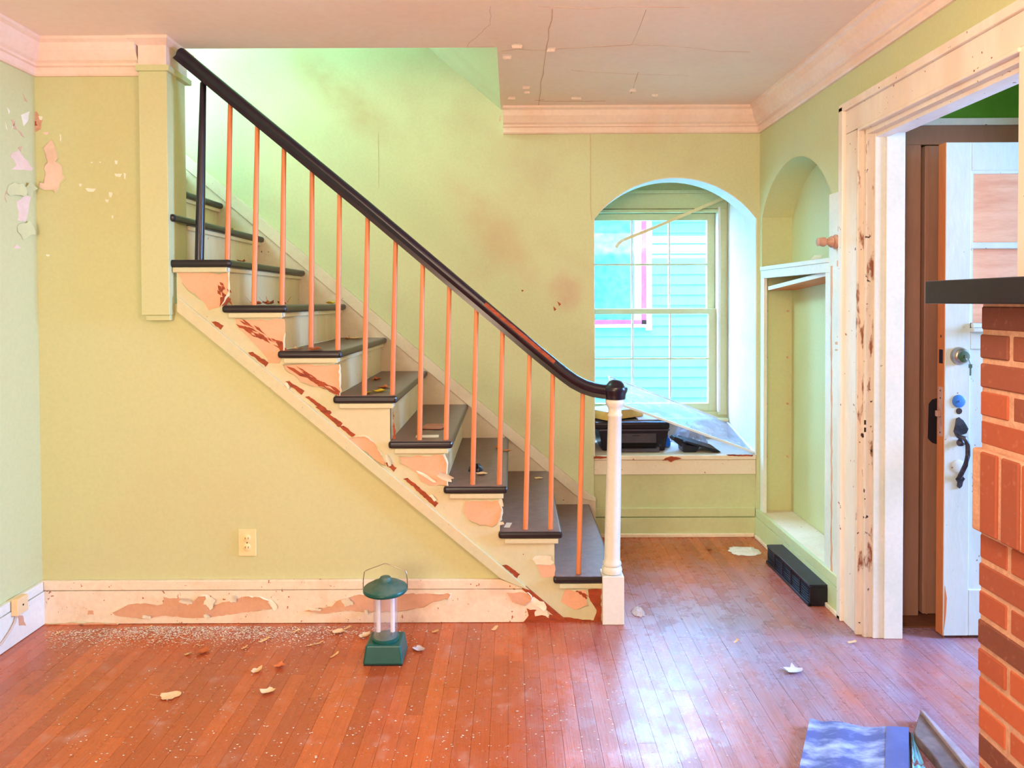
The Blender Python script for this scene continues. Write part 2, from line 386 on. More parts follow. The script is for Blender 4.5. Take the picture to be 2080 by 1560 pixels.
def tube(pts, r, seg=8, prof=None, up=(0, 0, 1)):
    """sweep a round (or given) profile along points"""
    pts = [Vector(p) for p in pts]; V, F = [], []
    if prof is None:
        prof = [(r * math.cos(2 * math.pi * i / seg), r * math.sin(2 * math.pi * i / seg)) for i in range(seg)]
    n = len(prof)
    for i, p in enumerate(pts):
        t = (pts[min(i + 1, len(pts) - 1)] - pts[max(i - 1, 0)]).normalized()
        u = Vector(up)
        if abs(t.dot(u)) > 0.95: u = Vector((1, 0, 0))
        s = t.cross(u).normalized(); w = s.cross(t).normalized()
        for a, b in prof: V.append(tuple(p + s * a + w * b))
    for j in range(len(pts) - 1):
        for i in range(n):
            k = (i + 1) % n
            F.append((j * n + i, j * n + k, (j + 1) * n + k, (j + 1) * n + i))
    F.append(tuple(range(n - 1, -1, -1))); F.append(tuple((len(pts) - 1) * n + i for i in range(n)))
    return V, F
def mould(prof, path, side):
    """moulding: prof (out from wall, z) swept along a plan path with mitred corners; side=+1 profile to the left of travel"""
    P = [Vector((p[0], p[1])) for p in path]; V, F = [], []; n = len(prof)
    for i, p in enumerate(P):
        dirs = []
        if i > 0: dirs.append((P[i] - P[i - 1]).normalized())
        if i < len(P) - 1: dirs.append((P[i + 1] - P[i]).normalized())
        nn = [Vector((-d.y, d.x)) * side for d in dirs]
        if len(nn) == 2:
            m_ = (nn[0] + nn[1]); m_ = m_ / (m_.length_squared / 2) if m_.length > 1e-6 else nn[0]
        else:
            m_ = nn[0]
        for u, z in prof: V.append((p.x + m_.x * u, p.y + m_.y * u, z))
    for j in range(len(P) - 1):
        for i in range(n):
            k = (i + 1) % n
            F.append((j * n + i, j * n + k, (j + 1) * n + k, (j + 1) * n + i))
    F.append(tuple(range(n - 1, -1, -1))); F.append(tuple((len(P) - 1) * n + i for i in range(n)))
    return V, F
def jitter(pts, step, amp, rnd):
    out = []
    for i in range(len(pts)):
        a, b = pts[i], pts[(i + 1) % len(pts)]
        d = math.hypot(b[0] - a[0], b[1] - a[1]); k = max(1, int(d / step))
        for j in range(k):
            t = j / k; q = amp if j else amp * 0.4
            out.append((a[0] + (b[0] - a[0]) * t + rnd.uniform(-q, q), a[1] + (b[1] - a[1]) * t + rnd.uniform(-q, q)))
    return out
PR = random.Random(99)
def patch_y(name, px, Y, m, parent, proud=0.0012, amp=1.6, step=7, label=None):
    rnd = random.Random(len(px) * 31 + int(px[0][0]))
    poly = [xz(a, b, Y) for a, b in jitter(px, step, amp, rnd)]
    proud += PR.uniform(0.0, 0.0009)
    o = obj(name, prism(poly, 'y', Y - proud, Y + 0.0005), m, parent, label=label)
    if name == 'peeled_patch' and m in ('primer', 'base_primer', 'plaster_patch') and len(poly) > 14:   # lifted paint film round the bare patch
        n_, k_ = len(poly), 0
        film = {'primer': 'stringer_paint', 'base_primer': 'base_trim', 'plaster_patch': 'wall'}[m]
        while k_ < n_ - 4:
            run = rnd.randint(4, 9)
            if rnd.random() < 0.75:
                P = [(poly[(k_ + q) % n_][0], poly[(k_ + q) % n_][1]) for q in range(run + 1)]
                ccx = sum(p[0] for p in poly) / n_; ccz = sum(p[1] for p in poly) / n_
                V, F = [], []
                for q, (a, b) in enumerate(P):
                    e = math.sin(math.pi * q / run); d = math.hypot(a - ccx, b - ccz) + 1e-6; ux, uz = (ccx - a) / d, (ccz - b) / d
                    w = rnd.uniform(0.003, 0.008) * e + 0.0006; lf_ = rnd.uniform(0.002, 0.006) * e
                    V += [(a - ux * 0.002, Y - 0.0006, b - uz * 0.002), (a, Y - 0.0026, b), (a + ux * w, Y - 0.0026 - lf_, b + uz * w)]
                F = [(3 * q + c, 3 * q + c + 1, 3 * q + c + 4, 3 * q + c + 3) for q in range(run) for c in (0, 1)]
                obj('lifted_paint', (V, F), film, o, smooth=True)
            k_ += run
    return o
def patch_x(name, px, X, m, parent, proud=0.0012, amp=1.4, step=7, label=None):
    rnd = random.Random(len(px) * 17 + int(px[0][0]))
    s = 1 if X < 0 else -1
    poly = []
    for a, b in jitter(px, step, amp, rnd):
        p = on_x(a, b, X); poly.append((p.y, p.z))
    return obj(name, prism(poly, 'x', X - s * 0.0005, X + s * proud), m, parent, label=label)
def curl_flake(name, c, w, h, ang, m, parent, normal='y', lift=0.012, seed=0, **kw):
    """a curled flake of paint standing off a wall (normal -y) or floor (normal z)"""
    rnd = random.Random(seed); nx, ny = 5, 4; V, F = [], []
    for j in range(ny):
        for i in range(nx):
            u = i / (nx - 1) - 0.5; v = j / (ny - 1) - 0.5
            e = 1 + rnd.uniform(-0.22, 0.22)
            a = u * w * e * (1 - 0.5 * abs(v)); b = v * h * e
            o_ = lift * (u + 0.5) ** 2 + rnd.uniform(0, 0.0015)
            ca, sa = math.cos(ang), math.sin(ang)
            s, t = a * ca - b * sa, a * sa + b * ca
            if normal == 'y': V.append((c[0] + s, c[1] - 0.001 - o_, c[2] + t))
            elif normal == 'z': V.append((c[0] + s, c[1] + t, c[2] + 0.001 + o_))
            else: V.append((c[0] + 0.001 + o_, c[1] + s, c[2] + t))
    for j in range(ny - 1):
        for i in range(nx - 1):
            F.append((j * nx + i, j * nx + i + 1, (j + 1) * nx + i + 1, (j + 1) * nx + i))
    return obj(name, (V, F), m, parent, smooth=True, **kw)

# ------------------------------------------------------------------ main planes of the house (metres)
YF, YB, YW = 2.98, 4.03, 4.60           # stair front wall, back wall, window wall of the bay
XL, XR = -2.02, 1.427                   # left wall, right wall
ZC = 2.47                               # ceiling
XO = -0.06                              # right edge of the stairwell opening in the ceiling

# ------------------------------------------------------------------ floor with boards
floor = obj('floor', box(-2.3, 2.75, -2.3, 4.7, -0.09, -0.012), 'brown_floor', label='worn orange brown hardwood strip floor of the room', cat='floor', kind='structure')
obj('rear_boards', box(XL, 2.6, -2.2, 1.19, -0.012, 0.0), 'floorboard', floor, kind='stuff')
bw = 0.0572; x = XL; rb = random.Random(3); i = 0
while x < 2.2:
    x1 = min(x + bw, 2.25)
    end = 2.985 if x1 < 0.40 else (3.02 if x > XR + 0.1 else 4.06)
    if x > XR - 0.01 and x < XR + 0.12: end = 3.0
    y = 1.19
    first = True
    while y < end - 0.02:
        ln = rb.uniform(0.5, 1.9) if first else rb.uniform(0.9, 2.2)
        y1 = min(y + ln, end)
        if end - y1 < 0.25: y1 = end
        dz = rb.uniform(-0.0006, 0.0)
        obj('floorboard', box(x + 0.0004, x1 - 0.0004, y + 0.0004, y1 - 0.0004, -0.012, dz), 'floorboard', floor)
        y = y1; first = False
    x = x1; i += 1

# ------------------------------------------------------------------ walls and ceiling
def arc(c, hw, spring, rise, n=24):
    """points of a segmental arch from the left spring to the right spring"""
    r = (hw * hw + rise * rise) / (2 * rise); cz = spring + rise - r; a0 = math.asin(hw / r)
    return [(c + r * math.sin(-a0 + 2 * a0 * k / n), cz + r * math.cos(-a0 + 2 * a0 * k / n)) for k in range(n + 1)]
AX0 = xz(1206, 700, YB)[0]; AX1 = xz(1537, 700, YB)[0]
ASPR = xz(1207, 445, YB)[1]; ATOP = xz(1372, 360, YB)[1]
ac, ahw = (AX0 + AX1) / 2, (AX1 - AX0) / 2
back_poly = [(-3.7, 0), (AX0, 0)] + arc(ac, ahw, ASPR, ATOP - ASPR) + [(AX1, 0), (1.75, 0), (1.75, 4.6), (-3.7, 4.6)]
wall_back = obj('wall_back', prism(back_poly, 'y', YB, YB + 0.15), 'upper_wall', label='tall pale green plaster wall behind the stairs with an arched window recess', cat='wall', kind='structure')
# front wall beneath the stair
TRU = [(359, 602), (1151, 1260)]                              # upper edge of the raking trim, photo pixels
fw = [(XL - 0.1, 0), xz(1190, 1271, YF), xz(1060, 1190, YF), xz(359, 617, YF), (-1.446, xz(359, 617, YF)[1]), (-1.446, 2.55), (XL - 0.1, 2.55)]
fw[1] = (fw[1][0], 0)
wall_front = obj('wall_front', prism(fw, 'y', YF, 3.116), 'wall', label='yellow green plaster wall below and left of the staircase', cat='wall', kind='structure')
wall_left = obj('wall_left', box(XL - 0.1, XL, -2.2, YF, 0, 2.55), 'wall', label='pale green left wall with peeling paint', cat='wall', kind='structure')
# right wall with niche and doorway
NY0, NY1 = 3.127, 3.995; NB = 0.164; NSPR, NTOP = ASPR, 2.09
DY0, DY1, DZ = 1.95, 2.835, 2.055
niche_arc = arc((NY0 + NY1) / 2, (NY1 - NY0) / 2, NSPR, NTOP - NSPR)
rw = [(-2.2, 0), (DY0, 0), (DY0, DZ), (DY1, DZ), (DY1, 0), (NY0, 0), (NY0, NSPR)] + niche_arc[1:-1] + [(NY1, NSPR), (NY1, 0), (YB + 0.02, 0), (YB + 0.02, 2.55), (-2.2, 2.55)]
wall_right = obj('wall_right', prism(rw, 'x', XR, XR + 0.115), 'wall', label='pale green right wall with an arched niche and a cased doorway', cat='wall', kind='structure')
# niche interior: side walls, arched soffit, back, floor
XN = 1.60
niche_back = obj('wall_niche', prism([(NY0 - 0.05, 0), (NY1 + 0.03, 0), (NY1 + 0.03, 2.3), (NY0 - 0.05, 2.3)], 'x', XN, XN + 0.05), 'wall', label='back wall of the arched niche beside the doorway', cat='wall', kind='structure')
outer = [(NY0 - 0.05, 0.0), (NY0 - 0.05, 2.3), (NY1 + 0.03, 2.3), (NY1 + 0.03, 0.0), (NY1, 0.0), (NY1, NSPR)] + niche_arc[::-1][1:-1] + [(NY0, NSPR), (NY0, 0.0)]
obj('reveal', prism(outer, 'x', XR + 0.115, XN), 'wall', niche_back)
obj('niche_floor', box(XR - 0.004, XN, NY0, NY1, 0.0, NB), 'trim', niche_back, bevel=0.004)
# a strip of white painted wood between niche and doorway
obj('wood_strip', box(XR - 0.012, XR, 2.99, NY0 - 0.002, 0.165, 1.84), 'white_paint', wall_right, bevel=0.003)
for (px_, pz0, pz1) in ((1693, 545, 1190),):
    pass

ceil_poly = [(XL - 0.1, -2.2), (XR + 0.1, -2.2), (XR + 0.1, YB + 0.1), (XO, YB + 0.1), (XO, 3.05), (XL - 0.1, 3.05)]
ceiling = obj('ceiling', prism(ceil_poly, 'z', ZC, ZC + 0.12), 'ceiling', label='cracked pinkish plaster ceiling', cat='ceiling', kind='structure')
# walls of the room behind the camera and the upstairs shell
obj('wall_rear', box(XL - 0.1, XR + 0.1, -2.4, -2.2, 0, 2.55), 'wall', label='plain wall of the room behind the viewer', cat='wall', kind='structure')
soff = [(XO, ZC), (XO, ZC + 0.1), (-1.6, ZC + 0.1 + 0.85 * 1.54), (-1.6, ZC + 0.85 * 1.54)]
obj('wall_stair_soffit', prism(soff, 'y', 3.05, YB), 'upper_wall', label='sloping plaster soffit above the stairwell', cat='wall', kind='structure')
ups = merge(box(-3.7, 0.0, 2.95, 3.05, ZC + 0.12, 4.6), box(-3.8, -3.7, 2.95, 4.1, 0, 4.6), box(-3.8, 0.1, 2.95, 4.2, 4.6, 4.7), box(-0.02, 0.08, 3.05, 4.1, ZC + 0.12, 4.6))
obj('wall_upstairs', ups, 'upper_wall', label='upstairs hall walls around the top of the stairwell', cat='wall', kind='structure')
obj('wall_stairwell', box(-3.7, -2.1, 3.05, 3.116, 0, ZC), 'upper_wall', label='inner wall along the upper flight of stairs', cat='wall', kind='structure')

# crown mouldings
CP = [(0, ZC), (0.085, ZC), (0.085, ZC - 0.012), (0.07, ZC - 0.022), (0.062, ZC - 0.05), (0.04, ZC - 0.085), (0.028, ZC - 0.094), (0.028, ZC - 0.104), (0.018, ZC - 0.108), (0.018, ZC - 0.135), (0.012, ZC - 0.142), (0, ZC - 0.142)]
obj('trim_crown_left', mould(CP, [(XL, -2.15), (XL, YF), (-1.56, YF)], -1), 'crown', label='peach crown moulding on the left wall and short stair wall', cat='moulding', kind='structure')
obj('trim_crown_right', mould(CP, [(xz(1022, 212, YB)[0], YB), (XR, YB), (XR, -2.15)], -1), 'crown', label='peach crown moulding along the back and right walls', cat='moulding', kind='structure')

# pilaster at the wall end
pil = thing('trim_pilaster', (-1.5, 2.96, 1.3), 'flat painted pilaster at the wall end beside the upper stairs', 'pilaster', kind='structure')
PX0, PX1, PYF = xz(283, 300, 2.93)[0], xz(340, 300, 2.93)[0], 2.93
pz = lambda y: xz(312, y, PYF)[1]
obj('shaft', box(PX0, PX1, PYF, 3.015, pz(640), pz(132)), 'wall', pil, bevel=0.002)
obj('foot', box(PX0 + 0.012, PX1 - 0.004, PYF + 0.012, 3.01, pz(651), pz(640)), 'wall', pil, bevel=0.002)
obj('neck_band', box(PX0 - 0.008, PX1 + 0.014, PYF - 0.012, 3.13, pz(145), pz(133)), 'wall', pil, bevel=0.002)
obj('cap_block', box(PX0, PX1, PYF - 0.003, 3.118, pz(133), pz(90)), 'crown', pil, bevel=0.002)
capz0, capz1 = pz(93), ZC
Vc = [(PX0, PYF, capz0), (PX1, PYF, capz0), (PX1, 3.118, capz0), (PX0, 3.118, capz0), (PX0 - 0.03, PYF - 0.04, capz1 - 0.012), (PX1 + 0.022, PYF - 0.04, capz1 - 0.012), (PX1 + 0.022, 3.14, capz1 - 0.012), (PX0 - 0.03, 3.14, capz1 - 0.012),
      (PX0 - 0.03, PYF - 0.04, capz1), (PX1 + 0.022, PYF - 0.04, capz1), (PX1 + 0.022, 3.14, capz1), (PX0 - 0.03, 3.14, capz1)]
Fc = [(3, 2, 1, 0), (0, 1, 5, 4), (1, 2, 6, 5), (2, 3, 7, 6), (3, 0, 4, 7), (4, 5, 9, 8), (5, 6, 10, 9), (6, 7, 11, 10), (7, 4, 8, 11), (8, 9, 10, 11)]
obj('capital', (Vc, Fc), 'crown', pil)

# ------------------------------------------------------------------ baseboards
BY = YF - 0.022
zb = lambda y: xz(500, y, BY)[1]
bb = thing('baseboard_front', (-0.8, BY, 0), 'peeling cream baseboard under the staircase', 'baseboard', kind='structure')
z1, z2 = zb(1199), zb(1180)
e1, e2 = xz(1152, 1262, BY)[0], xz(1074, 1199, BY)[0]
base_board = obj('board', prism([(XL, 0.002), (e1, 0.002), (e2, z1 - 0.002), (XL, z1 - 0.002)], 'y', BY, YF), 'base_trim', bb)
obj('cap', prism([(XL, z1), (xz(1070, 1198, BY)[0], z1), (xz(1018, 1180, BY)[0], z2), (XL, z2)], 'y', BY + 0.003, YF), 'base_trim', bb, bevel=0.003)
bl = thing('baseboard_left', (XL, 2.0, 0), 'white baseboard on the left wall carrying a jack box', 'baseboard', kind='structure')
obj('board', box(XL, XL + 0.022, -2.2, BY, 0.002, z1 - 0.002), 'white_paint', bl)
obj('cap', box(XL, XL + 0.019, -2.2, BY, z1, z2), 'white_paint', bl, bevel=0.003)
brt = thing('baseboard_right', (XR, 3.5, 0), 'pale green painted baseboard below the niche on the right wall', 'baseboard', kind='structure')
obj('board', box(XR - 0.022, XR, 2.96, YB - 0.0, 0.002, 0.118), 'pale_green_paint', brt)
obj('cap', box(XR - 0.02, XR, 2.96, YB - 0.0, 0.120, 0.166), 'pale_green_paint', brt, bevel=0.003)
obj('shoe', box(XR - 0.034, XR - 0.022, 2.96, YB - 0.02, 0.0, 0.02), 'base_trim', brt, bevel=0.004)

# ------------------------------------------------------------------ bay: seat panel, reveals, window
YP = YB + 0.018
zy = lambda y: xz(1380, y, YB)[1]
SEAT = zy(925)
bay = thing('wall_bay', (ac, YB + 0.3, 0), 'bay recess around the window with bright painted reveals', 'recess', kind='structure')
obj('panel', box(AX0 - 0.02, AX1 + 0.01, YP, YP + 0.04, 0, SEAT - 0.03), 'pale_green_paint', bay)
obj('reveal_left', box(AX0 - 0.12, AX0 - 0.001, YB + 0.15, YW + 0.12, 0, 2.35), 'white_paint', bay)
obj('reveal_right', box(AX1 + 0.001, AX1 + 0.12, YB + 0.15, YW + 0.12, 0, 2.35), 'white_paint', bay)
obj('recess_ceiling', box(AX0 - 0.12, AX1 + 0.12, YB + 0.15, YW + 0.12, 2.24, 2.35), 'wall', bay)
obj('arch_lining', prism([(a, b) for a, b in arc(ac, ahw - 0.0005, ASPR, ATOP - ASPR)] + [(a, b - 0.0) for a, b in arc(ac, ahw - 0.006, ASPR, ATOP - ASPR - 0.005)[::-1]], 'y', YB + 0.001, YB + 0.15), 'white_paint', bay)
obj('lining_right', box(AX1 - 0.006, AX1 + 0.0005, YB + 0.001, YB + 0.15, SEAT, ASPR), 'white_paint', bay)
obj('lining_left', box(AX0 - 0.0005, AX0 + 0.006, YB + 0.001, YB + 0.15, SEAT, ASPR), 'white_paint', bay)
bb2 = thing('baseboard_bay', (ac, YB, 0), 'pale green baseboard below the window seat', 'baseboard', kind='structure')
obj('board', box(AX0 - 0.002, XR - 0.022, YB, YP, 0.002, zy(1052)), 'pale_green_paint', bb2)
obj('cap', box(AX0 - 0.002, XR - 0.02, YB + 0.004, YP, zy(1050), zy(1032)), 'pale_green_paint', bb2, bevel=0.003)
obj('shoe', box(AX0 - 0.03, XR - 0.03, YB - 0.012, YB, 0.0, 0.022), 'base_trim', bb2, bevel=0.004)
seat = thing('trim_window_seat', (ac, YB, SEAT), 'chipped cream window seat board with apron under the arched window', 'window seat', kind='structure')
obj('seat_board', box(AX0 + 0.002, AX1 - 0.002, YB - 0.002, YW, SEAT - 0.026, SEAT), 'trim', seat, bevel=0.004)
obj('apron', box(AX0 + 0.002, AX1 - 0.002, YB + 0.004, YP, zy(964), SEAT - 0.028), 'trim', seat, bevel=0.002)
patch_y('chip', [(1345, 935), (1352, 930), (1365, 927), (1385, 931), (1372, 934), (1363, 939), (1356, 935)], YB - 0.002, 'bare_wood', seat, amp=0.8, step=4)
patch_y('chip', [(1205, 930), (1210, 926), (1240, 928), (1228, 931), (1207, 932)], YB - 0.002, 'bare_wood', seat, amp=0.6, step=4)
patch_y('chip', [(1475, 923), (1530, 924), (1528, 927), (1480, 926)], YB - 0.002, 'bare_wood', seat, amp=0.6, step=4)

# window wall and window
W = lambda px, py: xz(px, py, YW)
gx0, gx1 = W(1209, 600)[0], W(1440, 600)[0]
gz_t, gz_m1, gz_m0, gz_b = W(1330, 446)[1], W(1330, 627)[1], W(1330, 638)[1], W(1330, 820)[1]
fx0, fx1 = gx0 - 0.055, W(1457, 600)[0]
wtop = W(1330, 433)[1]; wbot = W(1330, 836)[1]
win = thing('window_1', (ac, YW, wbot), 'six over six sash window in the arched bay', 'window', kind='structure')
ww = merge(box(AX0 - 0.12, fx0, YW, YW + 0.14, 0, 2.35), box(fx1, AX1 + 0.12, YW, YW + 0.14, 0, 2.35), box(fx0, fx1, YW, YW + 0.14, wtop, 2.35), box(fx0, fx1, YW, YW + 0.14, 0, wbot))
obj('wall_window', ww, 'pale_green_paint', label='painted wall around the sash window inside the bay', cat='wall', kind='structure')
hz0, hz1 = W(1330, 425)[1], W(1330, 394)[1]
obj('head_casing', box(AX0, AX1, YW - 0.018, YW, hz0, hz1), 'pale_green_paint', win, bevel=0.003)
obj('head_cap', box(AX0, AX1, YW - 0.034, YW, hz1, hz1 + 0.022), 'pale_green_paint', win, bevel=0.004)
obj('side_casing', box(fx1 + 0.004, AX1, YW - 0.018, YW, wbot - 0.02, hz0), 'pale_green_paint', win, bevel=0.003)
obj('side_casing', box(AX0, fx0 - 0.004, YW - 0.018, YW, wbot - 0.02, hz0), 'pale_green_paint', win, bevel=0.003)
obj('stop_bead', box(fx1 - 0.004, fx1 + 0.014, YW - 0.03, YW + 0.03, wbot, hz0 + 0.012), 'white_paint', win, bevel=0.003)
obj('stop_bead', box(fx0, fx1, YW - 0.03, YW + 0.03, wtop, wtop + 0.022), 'pale_green_paint', win, bevel=0.003)
stz = W(1440, 847)[1]
obj('stool', box(AX0, AX1, YW - 0.06, YW + 0.06, stz - 0.022, stz), 'pale_green_paint', win, bevel=0.005)
obj('stool_apron', box(AX0, AX1, YW - 0.02, YW, SEAT, stz - 0.022), 'trim', win)
def sash(name, z0, z1, gz0, gz1, y0, label):
    s = thing(name, ((fx0 + fx1) / 2, y0, z0), label, parent=win)
    d = 0.03
    obj('stile', box(gx1, fx1 - 0.004, y0, y0 + d, z0, z1), 'pale_green_paint', s, bevel=0.002)
    obj('stile', box(fx0, gx0, y0, y0 + d, z0, z1), 'pale_green_paint', s, bevel=0.002)
    obj('rail', box(gx0, gx1, y0, y0 + d, gz1, z1), 'pale_green_paint', s, bevel=0.002)
    obj('rail', box(gx0, gx1, y0, y0 + d, z0, gz0), 'pale_green_paint', s, bevel=0.002)
    for k in (1, 2):
        xm = gx0 + (gx1 - gx0) * k / 3
        obj('muntin', box(xm - 0.006, xm + 0.006, y0 + 0.002, y0 + d - 0.004, gz0, gz1), 'white_paint', s)
    zm = (gz0 + gz1) / 2
    obj('muntin', box(gx0, gx1, y0 + 0.003, y0 + d - 0.005, zm - 0.006, zm + 0.006), 'pale_green_paint', s)
    for k in range(3):
        for j in range(2):
            xa = gx0 + (gx1 - gx0) * k / 3 + 0.006; xb = gx0 + (gx1 - gx0) * (k + 1) / 3 - 0.006
            za, zb_ = (gz0, zm - 0.006) if j == 0 else (zm + 0.006, gz1)
            obj('pane', box(xa, xb, y0 + 0.013, y0 + 0.016, za, zb_), 'window_glass', s)
sash('upper_sash', gz_m1 - 0.02, wtop, gz_m1, gz_t, YW + 0.045, 'upper sash of six panes')
sash('lower_sash', wbot, gz_m1, gz_b, gz_m0, YW + 0.01, 'lower sash of six panes')

# ------------------------------------------------------------------ outside the bay window
wall_ext = obj('wall_exterior', merge(box(-4.2, fx0 - 0.05, YW + 0.14, YW + 0.2, -0.6, 4.60), box(fx1 + 0.05, 6.0, YW + 0.14, YW + 0.2, -0.6, 4.60), box(fx0 - 0.05, fx1 + 0.05, YW + 0.14, YW + 0.2, wtop + 0.05, 4.60), box(fx0 - 0.05, fx1 + 0.05, YW + 0.14, YW + 0.2, -0.6, wbot - 0.03)), 'siding_white', label='outer wall of the house around the bay window', cat='wall', kind='structure')
obj('wall_roof', box(-4.2, 6.0, 4.3, YW + 0.2, 4.60, 4.63), 'stone_out', label='roof deck over the house', cat='roof', kind='structure')
obj('ground', box(-6, 9, YW + 0.2, 12, -0.7, -0.6), 'grass', label='strip of grass between the two houses', cat='ground', kind='structure')
obj('wall_sky_blocker', merge(box(2.72, 5.0, 0.6, 0.7, -0.6, 2.6), box(2.72, 5.0, 3.7, 3.8, -0.6, 2.6), box(2.72, 5.0, 0.6, 3.8, 2.5, 2.6), box(4.9, 5.0, 0.6, 3.8, -0.6, 2.6), box(2.6, 5.0, 0.6, 3.8, -0.15, -0.05)), 'hall_brown', label='unseen added porch outside the open front door', cat='blocker', kind='structure')  # closed box added outside the doorway to cut the sky light
YH = 7.1
nh = thing('neighbour_house', (1.5, YH, -0.6), 'neighbouring house with cyan clapboard siding seen through the window', 'house')
obj('house_wall', box(-2.5, 5.5, YH + 0.03, YH + 0.4, -0.6, 3.2), 'siding', nh)
z = -0.55; k = 0
lap = 0.1045
while z < 2.45:
    poly = [(YH + 0.03, z - 0.005), (YH - 0.006, z - 0.005), (YH + 0.012, z + lap + 0.004), (YH + 0.03, z + lap + 0.004)]
    obj('clapboard', prism(poly, 'x', -2.5, 5.5), 'siding', nh)
    z += lap
obj('eave', box(-2.5, 5.5, YH - 0.32, YH + 0.1, 2.42, 2.52), 'siding_white', nh)
nw = thing('house_window', (0.7, YH, 1.1), parent=nh)
pxv = lambda px, py: xz(px, py, YH - 0.02)
vx0, vx1 = pxv(1302, 560)[0], pxv(1312, 560)[0]
hz_0, hz_1 = pxv(1250, 659)[1], pxv(1250, 650)[1]
obj('sash_stile', box(vx0, vx1, YH - 0.05, YH + 0.02, hz_0, 2.3), 'pink_frame', nw)
obj('sash_rail', box(-0.3, vx1, YH - 0.05, YH + 0.02, hz_0, hz_1), 'pink_frame', nw)
obj('frame_casing', box(vx1, vx1 + 0.055, YH - 0.045, YH + 0.02, hz_0 - 0.06, 2.32), 'siding_white', nw)
obj('frame_casing', box(vx0 - 0.07, vx0, YH - 0.03, YH + 0.02, hz_1, 2.3), 'siding_white', nw)
obj('frame_sill', box(-0.35, vx1 + 0.055, YH - 0.055, YH + 0.02, hz_0 - 0.03, hz_0), 'siding_white', nw)
obj('house_pane', box(-0.3, vx0 - 0.07, YH - 0.02, YH - 0.012, hz_1, 2.3), 'neighbour_glass', nw)

# ------------------------------------------------------------------ staircase
stair = thing('staircase', (-0.5, 3.0, 0), 'cream staircase with black treads, orange balusters and black handrail', 'staircase')
TY0 = 2.945
zt1 = xz(1170, 1172, TY0)[1]; zt8 = xz(420, 527, TY0)[1]
RISE = (zt8 - zt1) / 7
xn2 = xz(1143, 1090, TY0)[0]; xn9 = xz(354, 438, TY0)[0]
RUN = (xn2 - xn9) / 7
XNOSE = lambda k: xn2 - RUN * (k - 2)
ZT = lambda k: zt1 + RISE * (k - 1)
TH = 0.032
for k in range(1, 12):
    xa, xb = XNOSE(k) - RUN - 0.04, XNOSE(k)
    if k <= 8:
        g = box(xa, xb, TY0, YB - 0.012, ZT(k) - TH, ZT(k))
    elif k == 9:
        g = prism([(xb, TY0), (xb, YB - 0.012), (xa, YB - 0.012), (xa, 3.12), (-1.443, 3.12), (-1.443, TY0)], 'z', ZT(k) - TH, ZT(k))
    else:
        g = box(xa, xb, 3.12, YB - 0.012, ZT(k) - TH, ZT(k))
    obj('tread', g, 'tread_paint', stair, bevel=0.012, seg=3)
    y0 = 2.972 if k <= 8 else 3.12
    zlow = 0.0 if k == 1 else ZT(k - 1)
    xr = XNOSE(k) - 0.034
    obj('riser', box(xr - 0.018, xr, y0, YB - 0.012, zlow, ZT(k) - TH), 'riser', stair)
    # cove moulding under the nosing, along the riser and returned along the stringer
    obj('cove', box(xr, xr + 0.016, 2.953 if k <= 8 else 3.12, YB - 0.012, ZT(k) - TH - 0.02, ZT(k) - TH), 'riser', stair, bevel=0.004)
    if k <= 8:
        obj('cove_return', box(XNOSE(k + 1) - 0.03 + 0.015, xr + 0.016, 2.952, 2.966, ZT(k) - TH - 0.022, ZT(k) - TH), 'stringer_paint', stair, bevel=0.004)
# cut stringer
YS = 2.966
top = []
for k in range(1, 9):
    xr = XNOSE(k) - 0.034
    top += [(xr, (0.0 if k == 1 else ZT(k - 1) - TH)), (xr, ZT(k) - TH)]
lowl = [xz(359, 606, YS), xz(1151, 1262, YS)]
top[0] = (top[0][0], 0.004)
endx = xz(359, 560, YS)[0]
spoly = top + [(endx, ZT(8) - TH), lowl[0], lowl[1], (xz(1160, 1268, YS)[0], 0.004)]
stringer = obj('stringer', prism(spoly, 'y', YS, YF + 0.01), 'stringer_paint', stair)
YT = 2.953
tr = [xz(359, 602, YT), xz(1076, 1199, YT), xz(1068, 1197, YT), xz(1017, 1176, YT), xz(359, 633, YT)]
obj('raking_trim', prism(tr, 'y', YT, YF), 'stringer_paint', stair, bevel=0.002)
tr2 = [xz(1068, 1192, YT), xz(1155, 1265, YT), xz(1142, 1266, YT), xz(1060, 1197, YT)]
obj('raking_trim_end', prism(tr2, 'y', YT + 0.003, YF), 'bare_wood', stair)
# wall side skirt board with cap
ks = YB - 0.02
sk = [xz(360, 298, ks), xz(1182, 990, ks), xz(1197, 1003, ks), xz(1210, 1012, ks), xz(1210, 1060, ks), xz(1130, 1090, ks), xz(300, 420, ks)]
obj('skirt_board', prism(sk, 'y', ks, YB), 'skirt', stair)
cp = [xz(360, 298, ks), xz(1182, 990, ks), xz(1197, 1003, ks), xz(1210, 1012, ks), xz(1210, 1018, ks), xz(1190, 1014, ks), xz(1172, 1008, ks), xz(360, 328, ks)]
obj('skirt_cap', prism(cp, 'y', ks - 0.012, ks), 'skirt', stair, bevel=0.003)
